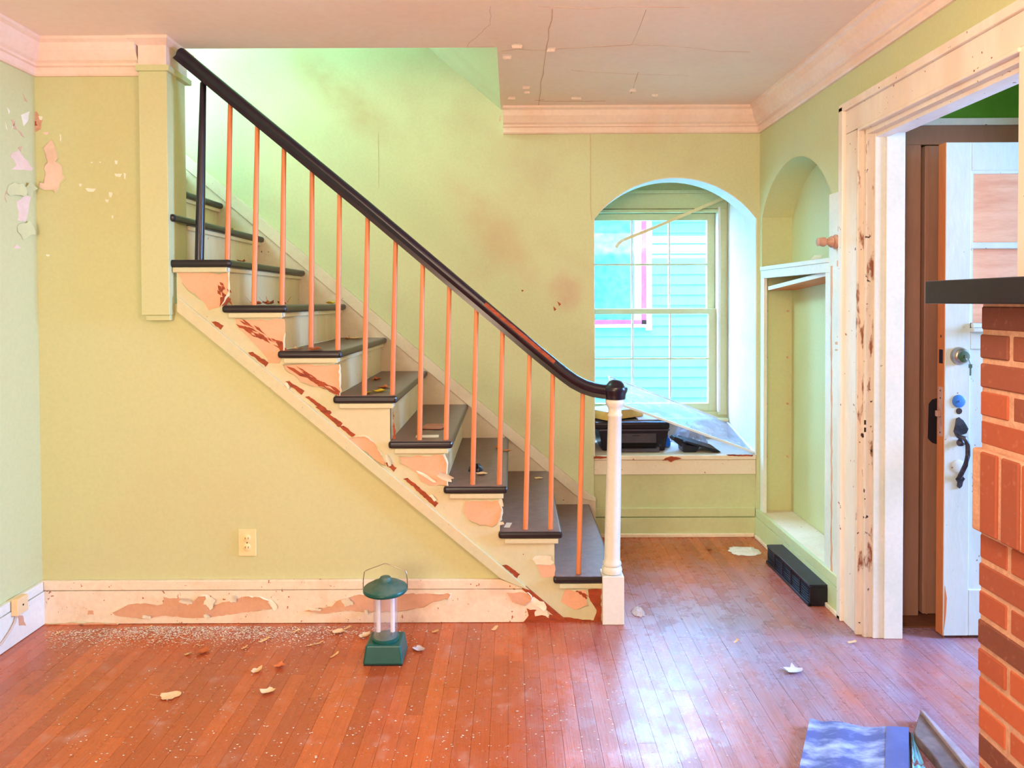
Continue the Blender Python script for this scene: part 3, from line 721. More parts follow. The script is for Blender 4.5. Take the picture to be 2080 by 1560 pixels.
# balusters
BYC = 2.985
bal = [((468, 208), (462, 526)), ((523, 253), (516, 620)), ((577, 300), (573, 620)), ((634, 343), (632, 713)), ((690, 393), (686, 713)),
       ((747, 440), (740, 805)), ((804, 489), (797, 805)), ((859, 537), (852, 896)), ((913, 583), (906, 896)), ((968, 627), (960, 989)),
       ((1021, 675), (1014, 989)), ((1076, 718), (1067, 1081)), ((1123, 760), (1118, 1081)), ((1184, 800), (1175, 1172))]
for t, b in bal:
    p0, p1 = on_y(b[0], b[1] + 2, BYC), on_y(t[0], t[1] - 8, BYC)
    d = p1 - p0
    obj('baluster', lathe([(0.0112, 0), (0.0108, d.length * 0.5), (0.0098, d.length)], p0, d, 14), 'baluster', stair, smooth=True)
p0, p1 = on_y(405, 530, BYC), on_y(413, 160, BYC); d = p1 - p0
obj('black_post', lathe([(0.0185, 0), (0.018, d.length * 0.3), (0.015, d.length * 0.7), (0.0125, d.length - 0.02), (0.009, d.length - 0.015), (0.009, d.length)], p0, d, 18), 'black_rail', stair, smooth=True)
# handrail
rc = [(366, 111), (740, 419), (1000, 639), (1090, 715), (1125, 743.5), (1145, 759.5), (1165, 774), (1185, 784.5), (1205, 791), (1225, 794.5), (1246, 795.5)]
rp = [on_y(a, b, BYC) for a, b in rc]
hp = [(0.028, -0.03), (0.024, -0.012), (0.034, 0.0), (0.036, 0.012), (0.028, 0.024), (0.012, 0.030), (-0.012, 0.030), (-0.028, 0.024), (-0.036, 0.012), (-0.034, 0.0), (-0.024, -0.012), (-0.028, -0.03)]
obj('handrail', tube(rp, 0.03, prof=hp), 'black_rail', stair, smooth=True)
wear = [on_y(a, b, BYC) + Vector((0, -0.033, 0.0185)) for a, b in [(985, 626), (1030, 664), (1080, 706), (1125, 744)]]
obj('worn_edge', tube(wear, 0.003, prof=[(0.004, -0.006), (0.0045, 0.002), (-0.004, 0.009), (-0.006, 0.002)]), 'bare_wood', stair)
# newel
nx0, nx1 = xz(1224, 1200, 2.93)[0], xz(1268, 1200, 2.93)[0]; ncx = (nx0 + nx1) / 2; ncy = 2.93 + (nx1 - nx0) / 2
nz = lambda y: xz(1248, y, ncy)[1]
newel = thing('newel_post', (ncx, ncy, 0), parent=stair)
obj('block', box(nx0, nx1, 2.93, 2.93 + (nx1 - nx0), 0.0, nz(1163)), 'white_paint', newel, bevel=0.003)
b0 = nz(1163)
pr = [(0.036, 0), (0.042, 0.004), (0.044, 0.016), (0.040, 0.028), (0.034, 0.032), (0.040, 0.038), (0.040, 0.046), (0.035, 0.054), (0.034, 0.07), (0.033, 0.3), (0.029, nz(846) - b0), (0.031, nz(845) - b0), (0.031, nz(841) - b0), (0.0275, nz(839) - b0), (0.0285, nz(829) - b0), (0.034, nz(825) - b0), (0.041, nz(818) - b0), (0.042, nz(813) - b0), (0.038, nz(809) - b0)]
LEAN = 0.020
obj('shaft', shear_x(lathe(pr, (ncx, ncy, b0)), b0, LEAN), 'white_paint', newel, smooth=True)
c0 = nz(810)
prc = [(0.044, 0), (0.045, 0.012), (0.046, 0.022), (0.052, 0.034), (0.053, 0.044), (0.050, 0.052), (0.040, 0.056), (0.036, 0.064), (0.026, 0.076), (0.012, 0.082), (0.0, 0.083)]
obj('cap', shear_x(lathe(prc, (ncx, ncy, c0)), b0, LEAN), 'black_rail', newel, smooth=True)

# peeled areas on the stringer, exposed primer and bare wood
YQ = YS
def peel(px, m='primer', Y=YQ, parent=stringer, **kw): patch_y('peeled_patch', px, Y, m, parent, **kw)
peel([(362, 555), (466, 553), (466, 600), (458, 612), (447, 624), (424, 630), (416, 617), (400, 604), (388, 595), (375, 582), (365, 562)])
peel([(478, 648), (578, 648), (580, 660), (579, 700), (578, 716), (566, 738), (546, 737), (538, 722), (525, 706), (500, 680), (485, 668)])
peel([(574, 740), (690, 740), (692, 770), (692, 806), (680, 802), (660, 788), (630, 784), (610, 776), (598, 762), (580, 752)])
peel([(702, 890), (740, 884), (762, 900), (777, 925), (786, 947), (768, 938), (745, 920), (722, 905)])
peel([(810, 926), (902, 923), (910, 940), (908, 965), (911, 988), (895, 986), (872, 986), (855, 978), (848, 962), (825, 946), (811, 940)])
peel([(946, 1016), (1015, 1014), (1021, 1035), (1019, 1056), (1000, 1070), (975, 1067), (952, 1056), (942, 1040)])
peel([(1090, 1147), (1127, 1147), (1127, 1172), (1100, 1172)])
peel([(1150, 1196), (1190, 1196), (1196, 1230), (1165, 1238), (1140, 1222)])
peel([(800, 834), (803, 892), (797, 892), (799, 860)], 'bare_wood', step=5)
peel([(1194, 1197), (1221, 1197), (1221, 1264), (1205, 1262), (1212, 1240), (1203, 1225), (1196, 1212)], 'bare_wood', proud=0.0018)
peel([(1062, 1204), (1100, 1234), (1122, 1256), (1160, 1254), (1222, 1264), (1222, 1268), (1150, 1268), (1120, 1262)], 'bare_wood', proud=0.0018)
for a, b in (((580, 775), (612, 802)), ((620, 806), (668, 846)), ((640, 826), (690, 868)), ((690, 866), (716, 890)), ((780, 940), (800, 958)), ((820, 972), (884, 1030)), ((1020, 1148), (1050, 1174)), ((430, 654), (448, 670)), ((505, 716), (540, 745))):
    peel([a, (a[0] + 8, a[1] - 1), (b[0] + 6, b[1] - 8), b], 'bare_wood', proud=0.0016, amp=1.2, step=5)
rs = random.Random(11)
def streaks(x0, y0, x1, y1, n, spread, ln=(12, 34)):
    for _ in range(n):
        t = rs.random(); cx_ = x0 + (x1 - x0) * t + rs.uniform(-spread, spread); cy_ = y0 + (y1 - y0) * t + rs.uniform(-spread, spread) * 0.5
        l = rs.uniform(*ln); w = rs.uniform(1.2, 3.4); ang = math.atan2(y1 - y0, x1 - x0) + rs.uniform(-0.15, 0.15)
        c, s = math.cos(ang), math.sin(ang)
        peel([(cx_ - c * l / 2, cy_ - s * l / 2), (cx_ + s * w, cy_ - c * w), (cx_ + c * l / 2, cy_ + s * l / 2), (cx_ - s * w, cy_ + c * w)], 'bare_wood', proud=0.0018, amp=0.7, step=6)
streaks(446, 585, 462, 612, 10, 6, (8, 20)); streaks(488, 655, 572, 708, 34, 10); streaks(600, 748, 686, 800, 34, 9); streaks(440, 570, 464, 592, 5, 6, (6, 14)); streaks(1165, 1200, 1196, 1215, 5, 8, (8, 20))
peel([(448, 604), (464, 600), (466, 612), (458, 620), (446, 622)], 'bare_wood', proud=0.0018)
peel([(560, 690), (574, 694), (580, 712), (572, 716)], 'bare_wood', proud=0.0018)
for (cx_, cy_, w, h, a) in ((1103, 1137, 0.085, 0.035, 0.05), (905, 968, 0.03, 0.06, 1.2), (868, 968, 0.11, 0.012, -0.5), (790, 935, 0.02, 0.05, 0.3), (700, 905, 0.03, 0.012, -0.8), (585, 783, 0.03, 0.014, -0.7), (1018, 1020, 0.02, 0.03, 0.2), (1105, 1243, 0.06, 0.018, -0.4), (1018, 1062, 0.03, 0.012, 0.4), (880, 1010, 0.04, 0.012, -0.7)):
    p = on_y(cx_, cy_, YQ); curl_flake('paint_curl', (p.x, p.y - 0.001, p.z), w, h, a, 'paint_curl', stringer, seed=int(cx_), lift=0.016)
# peeled areas on the baseboard
def bpeel(px, m='base_primer', **kw): patch_y('peeled_patch', px, BY, m, base_board, **kw)
bpeel([(229, 1245), (245, 1235), (262, 1227), (300, 1225), (318, 1229), (331, 1226), (332, 1212), (345, 1215), (372, 1217), (380, 1229), (392, 1222), (405, 1208), (420, 1208), (430, 1232), (452, 1223), (480, 1217), (500, 1211), (530, 1212), (548, 1220), (558, 1234), (520, 1240), (460, 1248), (430, 1253), (400, 1255), (360, 1252), (320, 1252), (300, 1255), (270, 1254), (245, 1252)])
bpeel([(180, 1240), (190, 1240), (191, 1248), (178, 1249)], step=4)
bpeel([(618, 1241), (640, 1236), (672, 1232), (690, 1218), (730, 1206), (800, 1204), (860, 1206), (918, 1206), (914, 1214), (880, 1222), (862, 1232), (820, 1240), (760, 1243), (700, 1240), (660, 1246)])
bpeel([(1030, 1204), (1074, 1203), (1084, 1216), (1066, 1230), (1040, 1222)])
bpeel([(1070, 1236), (1105, 1243), (1138, 1258), (1146, 1266), (1060, 1266), (1074, 1250)], 'bare_wood')
bpeel([(90, 1266), (170, 1262), (240, 1265), (240, 1269), (90, 1270)], 'primer', step=9)
for (cx_, cy_, w, h, a) in ((379, 1219, 0.03, 0.05, 1.4), (427, 1222, 0.05, 0.045, -0.5), (475, 1215, 0.04, 0.03, 0.3), (555, 1226, 0.05, 0.02, -0.8), (422, 1250, 0.036, 0.016, 0.3), (300, 1252, 0.05, 0.014, 0.1), (706, 1222, 0.05, 0.03, 0.4), (745, 1242, 0.022, 0.02, 0.2), (898, 1224, 0.06, 0.022, 0.7), (1094, 1225, 0.07, 0.03, -0.4), (1100, 1243, 0.07, 0.026, 0.1), (640, 1236, 0.06, 0.012, 0.1)):
    p = on_y(cx_, cy_, BY); curl_flake('paint_curl', (p.x, p.y - 0.001, p.z), w, h, a, 'paint_curl', base_board, seed=int(cx_) + 5, lift=0.014)

# peeling paint high on the left
def wpeel(px, m='plaster_patch', **kw): patch_y('peeled_patch', px, YF, m, wall_front, **kw)
wpeel([(105, 282), (114, 300), (120, 320), (115, 328), (127, 336), (130, 355), (135, 362), (122, 373), (121, 388), (113, 394), (108, 388), (90, 387), (80, 382), (80, 370), (90, 372), (91, 335), (96, 328), (93, 310), (88, 299)])
wpeel([(86, 270), (100, 268), (96, 275)], step=4, amp=0.8)
for (a, b, w_, h_) in ((241, 356, 16, 8), (237, 330, 7, 9), (254, 358, 5, 14), (225, 396, 8, 12), (185, 386, 22, 7), (218, 408, 8, 6), (187, 330, 5, 3), (204, 330, 5, 3), (98, 519, 9, 4), (83, 240, 8, 9), (164, 376, 6, 6), (229, 441, 4, 7), (123, 280, 3, 16)):
    wpeel([(a - w_ / 2, b - h_ / 2), (a + w_ / 2, b - h_ / 3), (a + w_ / 4, b + h_ / 2), (a - w_ / 3, b + h_ / 3)], 'paint_curl', step=5, amp=0.8)
def lpeel(px, m='plaster_patch', **kw): patch_x('peeled_patch', px, XL, m, wall_left, **kw)
lpeel([(38, 304), (45, 315), (66, 342), (65, 346), (35, 345), (22, 344), (33, 335), (28, 325), (20, 318), (25, 310)])
lpeel([(48, 399), (63, 397), (60, 410), (57, 430), (52, 452), (46, 450), (36, 448), (38, 430), (33, 410)])
lpeel([(26, 505), (34, 496), (43, 504)], step=4, amp=0.7)
for px in ([(46, 190), (50, 198), (56, 208), (50, 205)], [(22, 242), (28, 246), (34, 264), (28, 262)], [(36, 264), (42, 268), (50, 280), (44, 276)], [(12, 388), (16, 386), (10, 398), (13, 412), (9, 402)], [(36, 300), (44, 297), (42, 308)]):
    lpeel(px, 'crack', step=5, amp=0.6)
for px in ([(14, 218), (20, 226), (18, 232)], [(10, 246), (15, 264), (13, 262)], [(24, 262), (30, 246), (26, 260)], [(42, 234), (60, 226), (56, 246), (48, 256)]):
    lpeel(px, 'paint_curl', step=5, amp=0.6)
for (cx_, cy_, w, h, a) in ((30, 385, 0.09, 0.05, 0.2), (58, 385, 0.05, 0.05, 1.2), (50, 468, 0.08, 0.06, 0.5)):
    p = on_x(cx_, cy_, XL); curl_flake('paint_curl', (p.x, p.y, p.z), w, h, a, 'wall', wall_left, normal='x', seed=int(cx_), lift=0.014)
wpeel([(62, 232), (74, 226), (86, 244), (84, 262), (72, 268), (66, 252)], 'mortar', proud=0.0006)
wpeel([(66, 248), (74, 246), (76, 254), (68, 255)], 'bare_wood', proud=0.0009, step=4)
# ceiling cracks and flaking
def crack(pts, w=0.003, m='crack', parent=None, Z=None, fl=None):
    P = [on_z(a, b, ZC) for a, b in pts]; L_, Rr = [], []
    rr = random.Random(int(pts[0][0]))
    Q = []
    for i in range(len(P) - 1):
        for t in (0, 0.25, 0.5, 0.75):
            Q.append(P[i].lerp(P[i + 1], t) + Vector((rr.uniform(-.004, .004), rr.uniform(-.004, .004), 0)))
    Q.append(P[-1])
    for i, q in enumerate(Q):
        d = (Q[min(i + 1, len(Q) - 1)] - Q[max(0, i - 1)]).normalized(); s = Vector((-d.y, d.x, 0)) * w * 0.75 * rr.uniform(0.3, 1)
        L_.append(((q + s).x, (q + s).y)); Rr.append(((q - s).x, (q - s).y))
    obj('crack', prism(L_ + Rr[::-1], 'z', ZC - 0.001, ZC + 0.001), m, ceiling)
crack([(1095, 13), (1130, 15), (1200, 16), (1270, 13), (1400, 15)], 0.0018)
crack([(1123, 18), (1110, 95), (1102, 150), (1094, 214)], 0.0035)
crack([(1020, 104), (1050, 100), (1110, 102), (1160, 97), (1250, 93), (1285, 90)], 0.004)
crack([(1285, 90), (1400, 96), (1460, 104), (1525, 105)], 0.0015)
crack([(1312, 20), (1283, 90)], 0.0016); crack([(1297, 146), (1282, 190)], 0.003)
crack([(1160, 142), (1210, 147), (1290, 150), (1400, 153)], 0.0012)
crack([(948, 94), (972, 70), (996, 50), (997, 12)], 0.0013); crack([(948, 95), (1005, 95)], 0.002)
crack([(1095, 205), (1150, 206), (1230, 205)], 0.006); crack([(1085, 204), (1105, 202)], 0.006)
for (a, b, w_, h_) in ((1068, 174, 14, 6), (1070, 184, 10, 4), (1286, 180, 14, 5), (1331, 190, 13, 6), (1028, 112, 16, 8), (1050, 90, 16, 6), (1120, 97, 14, 6), (1170, 196, 22, 5), (1040, 196, 16, 5)):
    p = on_z(a, b, ZC); rr = random.Random(a)
    V, F = [], []
    sx, sy = w_ * 0.0026, h_ * 0.004
    for j in range(3):
        for i in range(4):
            V.append((p.x + (i / 3 - .5) * sx * rr.uniform(.7, 1.2), p.y + (j / 2 - .5) * sy * rr.uniform(.7, 1.2), ZC - 0.001 - 0.012 * (j / 2) ** 2))
    for j in range(2):
        for i in range(3): F.append((j * 4 + i, j * 4 + i + 1, (j + 1) * 4 + i + 1, (j + 1) * 4 + i))
    obj('ceiling_flake', (V, F), 'crown', ceiling)
# hairline seam in the back wall
def wallcrack(pts, Y, parent, w=0.0012):
    P = [xz(a, b, Y) for a, b in pts]
    poly = [(a - w, b) for a, b in P] + [(a + w, b) for a, b in P[::-1]]
    obj('crack', prism(poly, 'y', Y - 0.0008, Y + 0.0005), 'crack', parent)
wallcrack([(1199, 263), (1199, 330), (1199, 420), (1202, 446)], YB, wall_back, 0.0015)
wallcrack([(768, 270), (769, 330), (769, 380)], YB, wall_back, 0.0009)
wallcrack([(1017, 235), (1015, 246)], YB, wall_back, 0.004)
# mirror wear stain spots on the stair wall
for px in ([(1132, 612), (1140, 618), (1136, 622)], [(1124, 622), (1130, 628), (1126, 632)], [(1059, 588), (1064, 590), (1060, 593)]):
    patch_y('scuff', px, YB, 'bare_wood', wall_back, proud=0.0008, amp=0.6, step=4)

# ------------------------------------------------------------------ niche cabinet frame, tilted shelf
nf = thing('trim_niche_frame', (XR, 3.55, NB), 'white wooden face frame and counter dividing the arched niche', 'frame', kind='structure')
fzt = on_x(1542, 543, XR)[2]
obj('counter', box(XR - 0.012, XN, NY0 + 0.001, NY1 - 0.001, fzt - 0.022, fzt), 'white_paint', nf, bevel=0.003)
obj('top_rail', box(XR - 0.006, XR + 0.014, NY0 + 0.001, NY1 - 0.001, fzt - 0.066, fzt - 0.022), 'white_paint', nf, bevel=0.002)
obj('stile', box(XR - 0.006, XR + 0.014, NY1 - 0.05, NY1 - 0.001, NB, fzt - 0.066), 'white_paint', nf, bevel=0.002)
obj('stile', box(XR - 0.006, XR + 0.014, NY0 + 0.001, NY0 + 0.045, NB, fzt - 0.066), 'white_paint', nf, bevel=0.002)
for py_ in (634, 728, 822, 930):
    for X_ in (1.455, 1.575):
        zz = CAM_Z - (py_ - 612) * NY1 / FPX
        obj('shelf_peg', lathe([(0.006, 0), (0.006, 0.012), (0.003, 0.014)], (X_, NY1, zz), (0, -1, 0), 8), 'crack', nf)
shelf_g = prism([(NY0 + 0.012, 1.486), (NY0 + 0.012, 1.506), (NY1 - 0.055, 1.446), (NY1 - 0.055, 1.426)], 'x', XR + 0.018, XN - 0.004)
sh = thing('loose_shelf_board', (XR + 0.1, 3.55, 1.42), 'loose wooden shelf board slanting inside the niche', 'shelf')
obj('board', shelf_g, 'shelf_wood', sh, bevel=0.001)
obj('front_edge', prism([(NY0 + 0.012, 1.486), (NY0 + 0.012, 1.507), (NY1 - 0.055, 1.447), (NY1 - 0.055, 1.426)], 'x', XR + 0.0155, XR + 0.0175), 'white_paint', sh)
g = on_x(1650, 520, XR + 0.05)
curl_flake('paint_chip_on_counter', (XR + 0.06, g.y, fzt), 0.07, 0.05, 0.4, 'paint_curl', None, normal='z', seed=4, lift=0.03, label='crumpled white scrap on the niche counter', cat='scrap')
# turned peg on the wood strip
pg = on_x(1700, 494, XR)
peg = thing('coat_peg', (XR, 3.04, pg.z), 'turned pinkish wooden coat peg sticking out beside the niche', 'coat peg')
PZ = CAM_Z + (612 - 494) * 3.04 / FPX
obj('peg', lathe([(0.012, 0), (0.030, 0.004), (0.032, 0.012), (0.022, 0.022), (0.026, 0.026), (0.022, 0.034), (0.014, 0.042), (0.012, 0.05), (0.020, 0.056), (0.021, 0.066), (0.016, 0.078), (0.019, 0.086), (0.012, 0.09)], (XR - 0.012, 3.04, PZ), (-1, 0, 0), 20), 'peg_wood', peg, smooth=True)
obj('back_plate', lathe([(0.036, 0), (0.036, 0.004), (0.03, 0.006)], (XR - 0.0115, 3.04, PZ), (-1, 0, 0), 24), 'white_paint', peg, smooth=True)
for (a, b, w_, h_) in ((1706, 465, 7, 12), (1705, 535, 9, 12), (1704, 697, 14, 5), (1702, 711, 10, 3), (1705, 684, 8, 3)):
    patch_x('chip', [(a - w_ / 2, b - h_ / 2), (a + w_ / 2, b - h_ / 2), (a + w_ / 2, b + h_ / 2), (a - w_ / 2, b + h_ / 2)], XR - 0.012, 'base_primer', wall_right, step=4, amp=1.0)
pts = [(1689, 540 + 18 * i) for i in range(37)]
rr = random.Random(5)
Lc = [on_x(a - rr.uniform(0.5, 2.2), b, XR - 0.0122) for a, b in pts]; Rc = [on_x(a + rr.uniform(0.5, 2.2), b, XR - 0.0122) for a, b in pts]
obj('split', prism([(p.y, p.z) for p in Lc] + [(p.y, p.z) for p in Rc[::-1]], 'x', XR - 0.0132, XR - 0.011), 'base_primer', wall_right)

# ------------------------------------------------------------------ doorway casing and jambs
dc = thing('trim_doorway', (XR, 2.4, 0), 'chipped cream casing and jambs around the doorway', 'door casing', kind='structure')
obj('casing', box(XR - 0.02, XR, DY1 + 0.012, 2.955, 0.0, DZ + 0.01), 'casing', dc, bevel=0.003)
obj('casing_band', box(XR - 0.034, XR, 2.955, 2.992, 0.0, DZ + 0.13), 'casing', dc, bevel=0.004)
obj('casing_bead', box(XR - 0.028, XR, DY1 - 0.002, DY1 + 0.012, 0.0, DZ + 0.012), 'worn_casing', dc, bevel=0.004)
obj('head_casing', box(XR - 0.02, XR, DY0 - 0.115, 2.955, DZ + 0.012, DZ + 0.108), 'casing', dc, bevel=0.003)
obj('head_band', box(XR - 0.034, XR, DY0 - 0.15, 2.992, DZ + 0.108, DZ + 0.14), 'casing', dc, bevel=0.004)
obj('head_bead', box(XR - 0.028, XR, DY0 - 0.01, DY1 + 0.012, DZ - 0.003, DZ + 0.012), 'casing', dc, bevel=0.004)
obj('near_casing', box(XR - 0.02, XR, DY0 - 0.115, DY0, 0.0, DZ + 0.012), 'casing', dc, bevel=0.003)
obj('near_band', box(XR - 0.034, XR, DY0 - 0.15, DY0 - 0.115, 0.0, DZ + 0.108), 'casing', dc, bevel=0.003)
obj('stop_strip', box(XR - 0.004, XR + 0.028, DY1 - 0.022, DY1, 0.0, DZ), 'worn_casing', dc, bevel=0.002)
obj('jamb', box(XR + 0.028, XR + 0.070, DY1 - 0.03, DY1, 0.0, DZ), 'white_paint', dc, bevel=0.002)
obj('jamb_face', box(XR + 0.070, XR + 0.145, DY1 - 0.036, DY1 + 0.02, 0.0, DZ - 0.012), 'white_paint', dc, bevel=0.002)
obj('near_jamb', box(XR, XR + 0.13, DY0, DY0 + 0.02, 0.0, DZ), 'casing', dc)
obj('head_jamb', box(XR, XR + 0.14, DY0, DY1, DZ - 0.02, DZ + 0.005), 'casing', dc)
obj('head_stop', box(XR + 0.03, XR + 0.08, DY0, DY1 - 0.03, DZ - 0.034, DZ - 0.02), 'casing', dc)
for (a, b, h_) in ((1757, 858, 10), (1757, 873, 10)):
    p = on_y(a, b, DY1 - 0.022); obj('strike_hole', box(p.x - 0.003, p.x + 0.004, DY1 - 0.0235, DY1 - 0.02, p.z - 0.009, p.z + 0.009), 'slot', dc)

# ------------------------------------------------------------------ entrance hall beyond the doorway
YV = 3.02
obj('wall_hall_far', merge(box(XR + 0.115, 2.75, YV, YV + 0.1, 2.05, 2.5), box(XR + 0.115, 1.70, YV, YV + 0.1, 0, 2.06), box(2.5, 2.75, YV, YV + 0.1, 0, 2.06)), 'green_wall', label='green wall of the entrance hall above the closet door', cat='wall', kind='structure')
obj('wall_hall_exterior', merge(box(2.62, 2.72, 0.9, 1.84, 0, 2.5), box(2.62, 2.72, 2.75, 3.1, 0, 2.5), box(2.62, 2.72, 1.84, 2.75, 2.06, 2.5)), 'green_wall', label='outer wall of the hall with the open front doorway', cat='wall', kind='structure')
obj('wall_hall_near', box(XR + 0.115, 2.72, 0.85, 0.95, 0, 2.5), 'green_wall', label='near wall of the entrance hall', cat='wall', kind='structure')
obj('ceiling_hall', box(XR + 0.05, 2.72, 0.85, 3.12, 2.47, 2.55), 'ceiling', label='ceiling of the entrance hall', cat='ceiling', kind='structure')
cl = thing('door_2', (2.0, YV, 0), 'brown shaded closet door in the far hall wall', 'door', kind='structure')
hc0 = xz(1960, 290, YV)[1]; hc1 = xz(1960, 243, YV)[1]
obj('head_casing', box(1.56, 2.62, YV - 0.02, YV, hc0 - 0.012, hc1 - 0.03), 'hall_brown', cl, bevel=0.002)
obj('head_cap', box(1.56, 2.62, YV - 0.03, YV, hc1 - 0.03, hc1), 'casing', cl, bevel=0.003)
gl = xz(1863, 700, YV)[0]
obj('side_casing', box(1.60, gl, YV - 0.022, YV, 0, hc0 - 0.012), 'hall_brown', cl, bevel=0.003)
dl = xz(1871, 700, YV)[0]
lf = obj('leaf', box(dl, 2.5, YV - 0.022, YV + 0.02, 0.012, xz(1890, 298, YV)[1]), 'hall_brown', cl, bevel=0.003)
obj('leaf_bead', box(dl + 0.014, dl + 0.020, YV - 0.025, YV - 0.021, 0.012, xz(1890, 300, YV)[1]), 'hall_brown', lf)
hx0, hx1 = xz(1886, 850, YV - 0.03)[0], xz(1905, 850, YV - 0.03)[0]
hzt, hzb = xz(1890, 812, YV - 0.03)[1], xz(1890, 900, YV - 0.03)[1]
obj('lock_plate', prism([(hx0, hzb + 0.02), (hx0 + 0.003, hzt - 0.02), (hx0 + 0.02, hzt), (hx1, hzt + 0.006), (hx1, hzb - 0.006), (hx0 + 0.02, hzb)], 'y', YV - 0.026, YV - 0.021), 'blackout', lf)
sp = on_y(1866, 856, YV - 0.024)
obj('strike_plate', box(dl, dl + 0.012, YV - 0.025, YV - 0.022, sp.z - 0.065, sp.z + 0.065), 'hall_brown', lf)
obj('closet_dark', box(1.70, 2.6, YV + 0.1, YV + 0.12, 0, 2.1), 'void_black', cl)
obj('threshold', box(XR + 0.14, 2.4, DY1 + 0.06, YV, 0.0, 0.006), 'brown_floor', cl)

# front door standing open
fd = thing('door_1', (2.1, 2.8, 0), 'weathered white front door standing open with plywood panels', 'door', kind='structure')
FY0, FY1 = 2.80, 2.846
D = lambda px, py: xz(px, py, FY0)
dx0 = D(1919, 700)[0]; dx1 = dx0 + 0.86
dzt, dzb = D(1960, 289)[1], 0.012
rx = D(1973, 400)[0]                                            # inner edge of the lock stile
stile = obj('lock_stile', box(dx0 + 0.0012, rx, FY0, FY1, dzb, dzt), 'door_paint', fd, bevel=0.002)
obj('edge', box(dx0 - 0.001, dx0 + 0.0012, FY0 + 0.002, FY1, dzb, dzt), 'door_edge', fd)
obj('hinge_stile', box(dx1 - (rx - dx0), dx1, FY0, FY1, dzb, dzt), 'door_paint', fd, bevel=0.002)
zr1 = D(1985, 346)[1]
obj('top_rail', box(rx + 0.0008, dx1 - (rx - dx0), FY0, FY1, zr1, dzt), 'door_paint', fd, bevel=0.002)
zm1, zm0 = D(1985, 492)[1], D(1985, 505)[1]
obj('glazing_bar', box(rx, dx1 - (rx - dx0), FY0 + 0.002, FY1 - 0.004, zm0, zm1), 'door_paint', fd, bevel=0.004)
zl1, zl0 = D(1985, 656)[1], D(1985, 668)[1]
obj('plywood_panel', box(rx, dx1 - (rx - dx0), FY0 + 0.018, FY1 - 0.01, zm1, zr1), 'plywood', fd)
obj('plywood_panel', box(rx, dx1 - (rx - dx0), FY0 + 0.018, FY1 - 0.01, zl1, zm0), 'plywood', fd)
obj('panel_bead', box(rx, rx + 0.012, FY0 + 0.006, FY0 + 0.018, zl1, zr1), 'door_paint', fd)
obj('panel_bead', box(rx + 0.012, dx1 - (rx - dx0), FY0 + 0.006, FY0 + 0.018, zr1 - 0.012, zr1), 'door_paint', fd)
obj('ledge', box(rx - 0.006, dx1 - (rx - dx0), FY0 - 0.028, FY0, zl0 - 0.012, zl0 + 0.004), 'door_paint', fd, bevel=0.004)
obj('ledge_mould', box(rx, dx1 - (rx - dx0), FY0 - 0.012, FY0, zl0 + 0.004, zl1), 'door_paint', fd, bevel=0.004)
zq = D(1985, 709)[1]; zk1, zk0 = D(1985, 1190)[1], D(1985, 1198)[1]
obj('mid_rail', box(rx + 0.0008, dx1 - (rx - dx0), FY0, FY1, zq, zl0 - 0.012), 'door_paint', fd, bevel=0.002)
obj('lower_panel', box(rx + 0.0008, dx1 - (rx - dx0), FY0 + 0.008, FY1 - 0.008, zk0, zq), 'door_paint', fd)
obj('bottom_rail', box(rx + 0.0008, dx1 - (rx - dx0), FY0, FY1, dzb, zk0), 'door_paint', fd, bevel=0.003)
obj('splinter', prism([D(1919, 1190), D(1923, 1215), D(1921, 1250), D(1917, 1280), D(1916, 1300)], 'y', FY0 - 0.0015, FY0 + 0.001), 'door_edge', stile)
# door hardware
db = on_y(1948, 723, FY0)
dbt = obj('deadbolt', lathe([(0.036, 0), (0.036, 0.004), (0.030, 0.022), (0.024, 0.026), (0.023, 0.032), (0.012, 0.033)], (db.x, FY0, db.z), (0, -1, 0), 28), 'steel', stile, smooth=True)
obj('key_hole', box(db.x - 0.0015, db.x + 0.0015, FY0 - 0.0345, FY0 - 0.03, db.z - 0.006, db.z + 0.006), 'slot', dbt)
obj('key', merge(box(db.x + 0.016, db.x + 0.03, FY0 - 0.036, FY0 - 0.034, db.z - 0.045, db.z - 0.03), box(db.x + 0.020, db.x + 0.026, FY0 - 0.036, FY0 - 0.034, db.z - 0.075, db.z - 0.045), tube([(db.x, FY0 - 0.034, db.z), (db.x + 0.014, FY0 - 0.04, db.z - 0.012), (db.x + 0.023, FY0 - 0.035, db.z - 0.032)], 0.0018, 6)), 'steel', dbt)
bp = on_y(1947, 815, FY0)
obj('blue_cover', lathe([(0.026, 0), (0.026, 0.003), (0.022, 0.005), (0.004, 0.005), (0.004, 0.008), (0.001, 0.009)], (bp.x, FY0, bp.z), (0, -1, 0), 28), 'blue_plate', stile, smooth=True, label='round blue cover plate')
kh = on_y(1948, 835, FY0)
obj('old_lock_hole', lathe([(0.013, 0), (0.012, 0.001)], (kh.x, FY0 - 0.0005, kh.z), (0, -1, 0), 9), 'slot', stile)
hpz = lambda px, py: xz(px, py, FY0)
hs = [(1941, 850), (1948, 847), (1956, 853), (1962, 862), (1966, 870), (1962, 880), (1950, 884), (1940, 886), (1936, 876), (1939, 864)]
hd = obj('handle_plate', prism([hpz(a, b) for a, b in hs], 'y', FY0 - 0.006, FY0), 'iron', stile, bevel=0.002)
obj('grip', tube([on_y(1945, 884, FY0 - 0.01), on_y(1950, 888, FY0 - 0.035), on_y(1960, 890, FY0 - 0.052), on_y(1966, 905, FY0 - 0.055), on_y(1966, 925, FY0 - 0.055), on_y(1961, 945, FY0 - 0.045), on_y(1953, 962, FY0 - 0.02), on_y(1949, 970, FY0 - 0.003)], 0.009, 10), 'iron', hd, smooth=True)
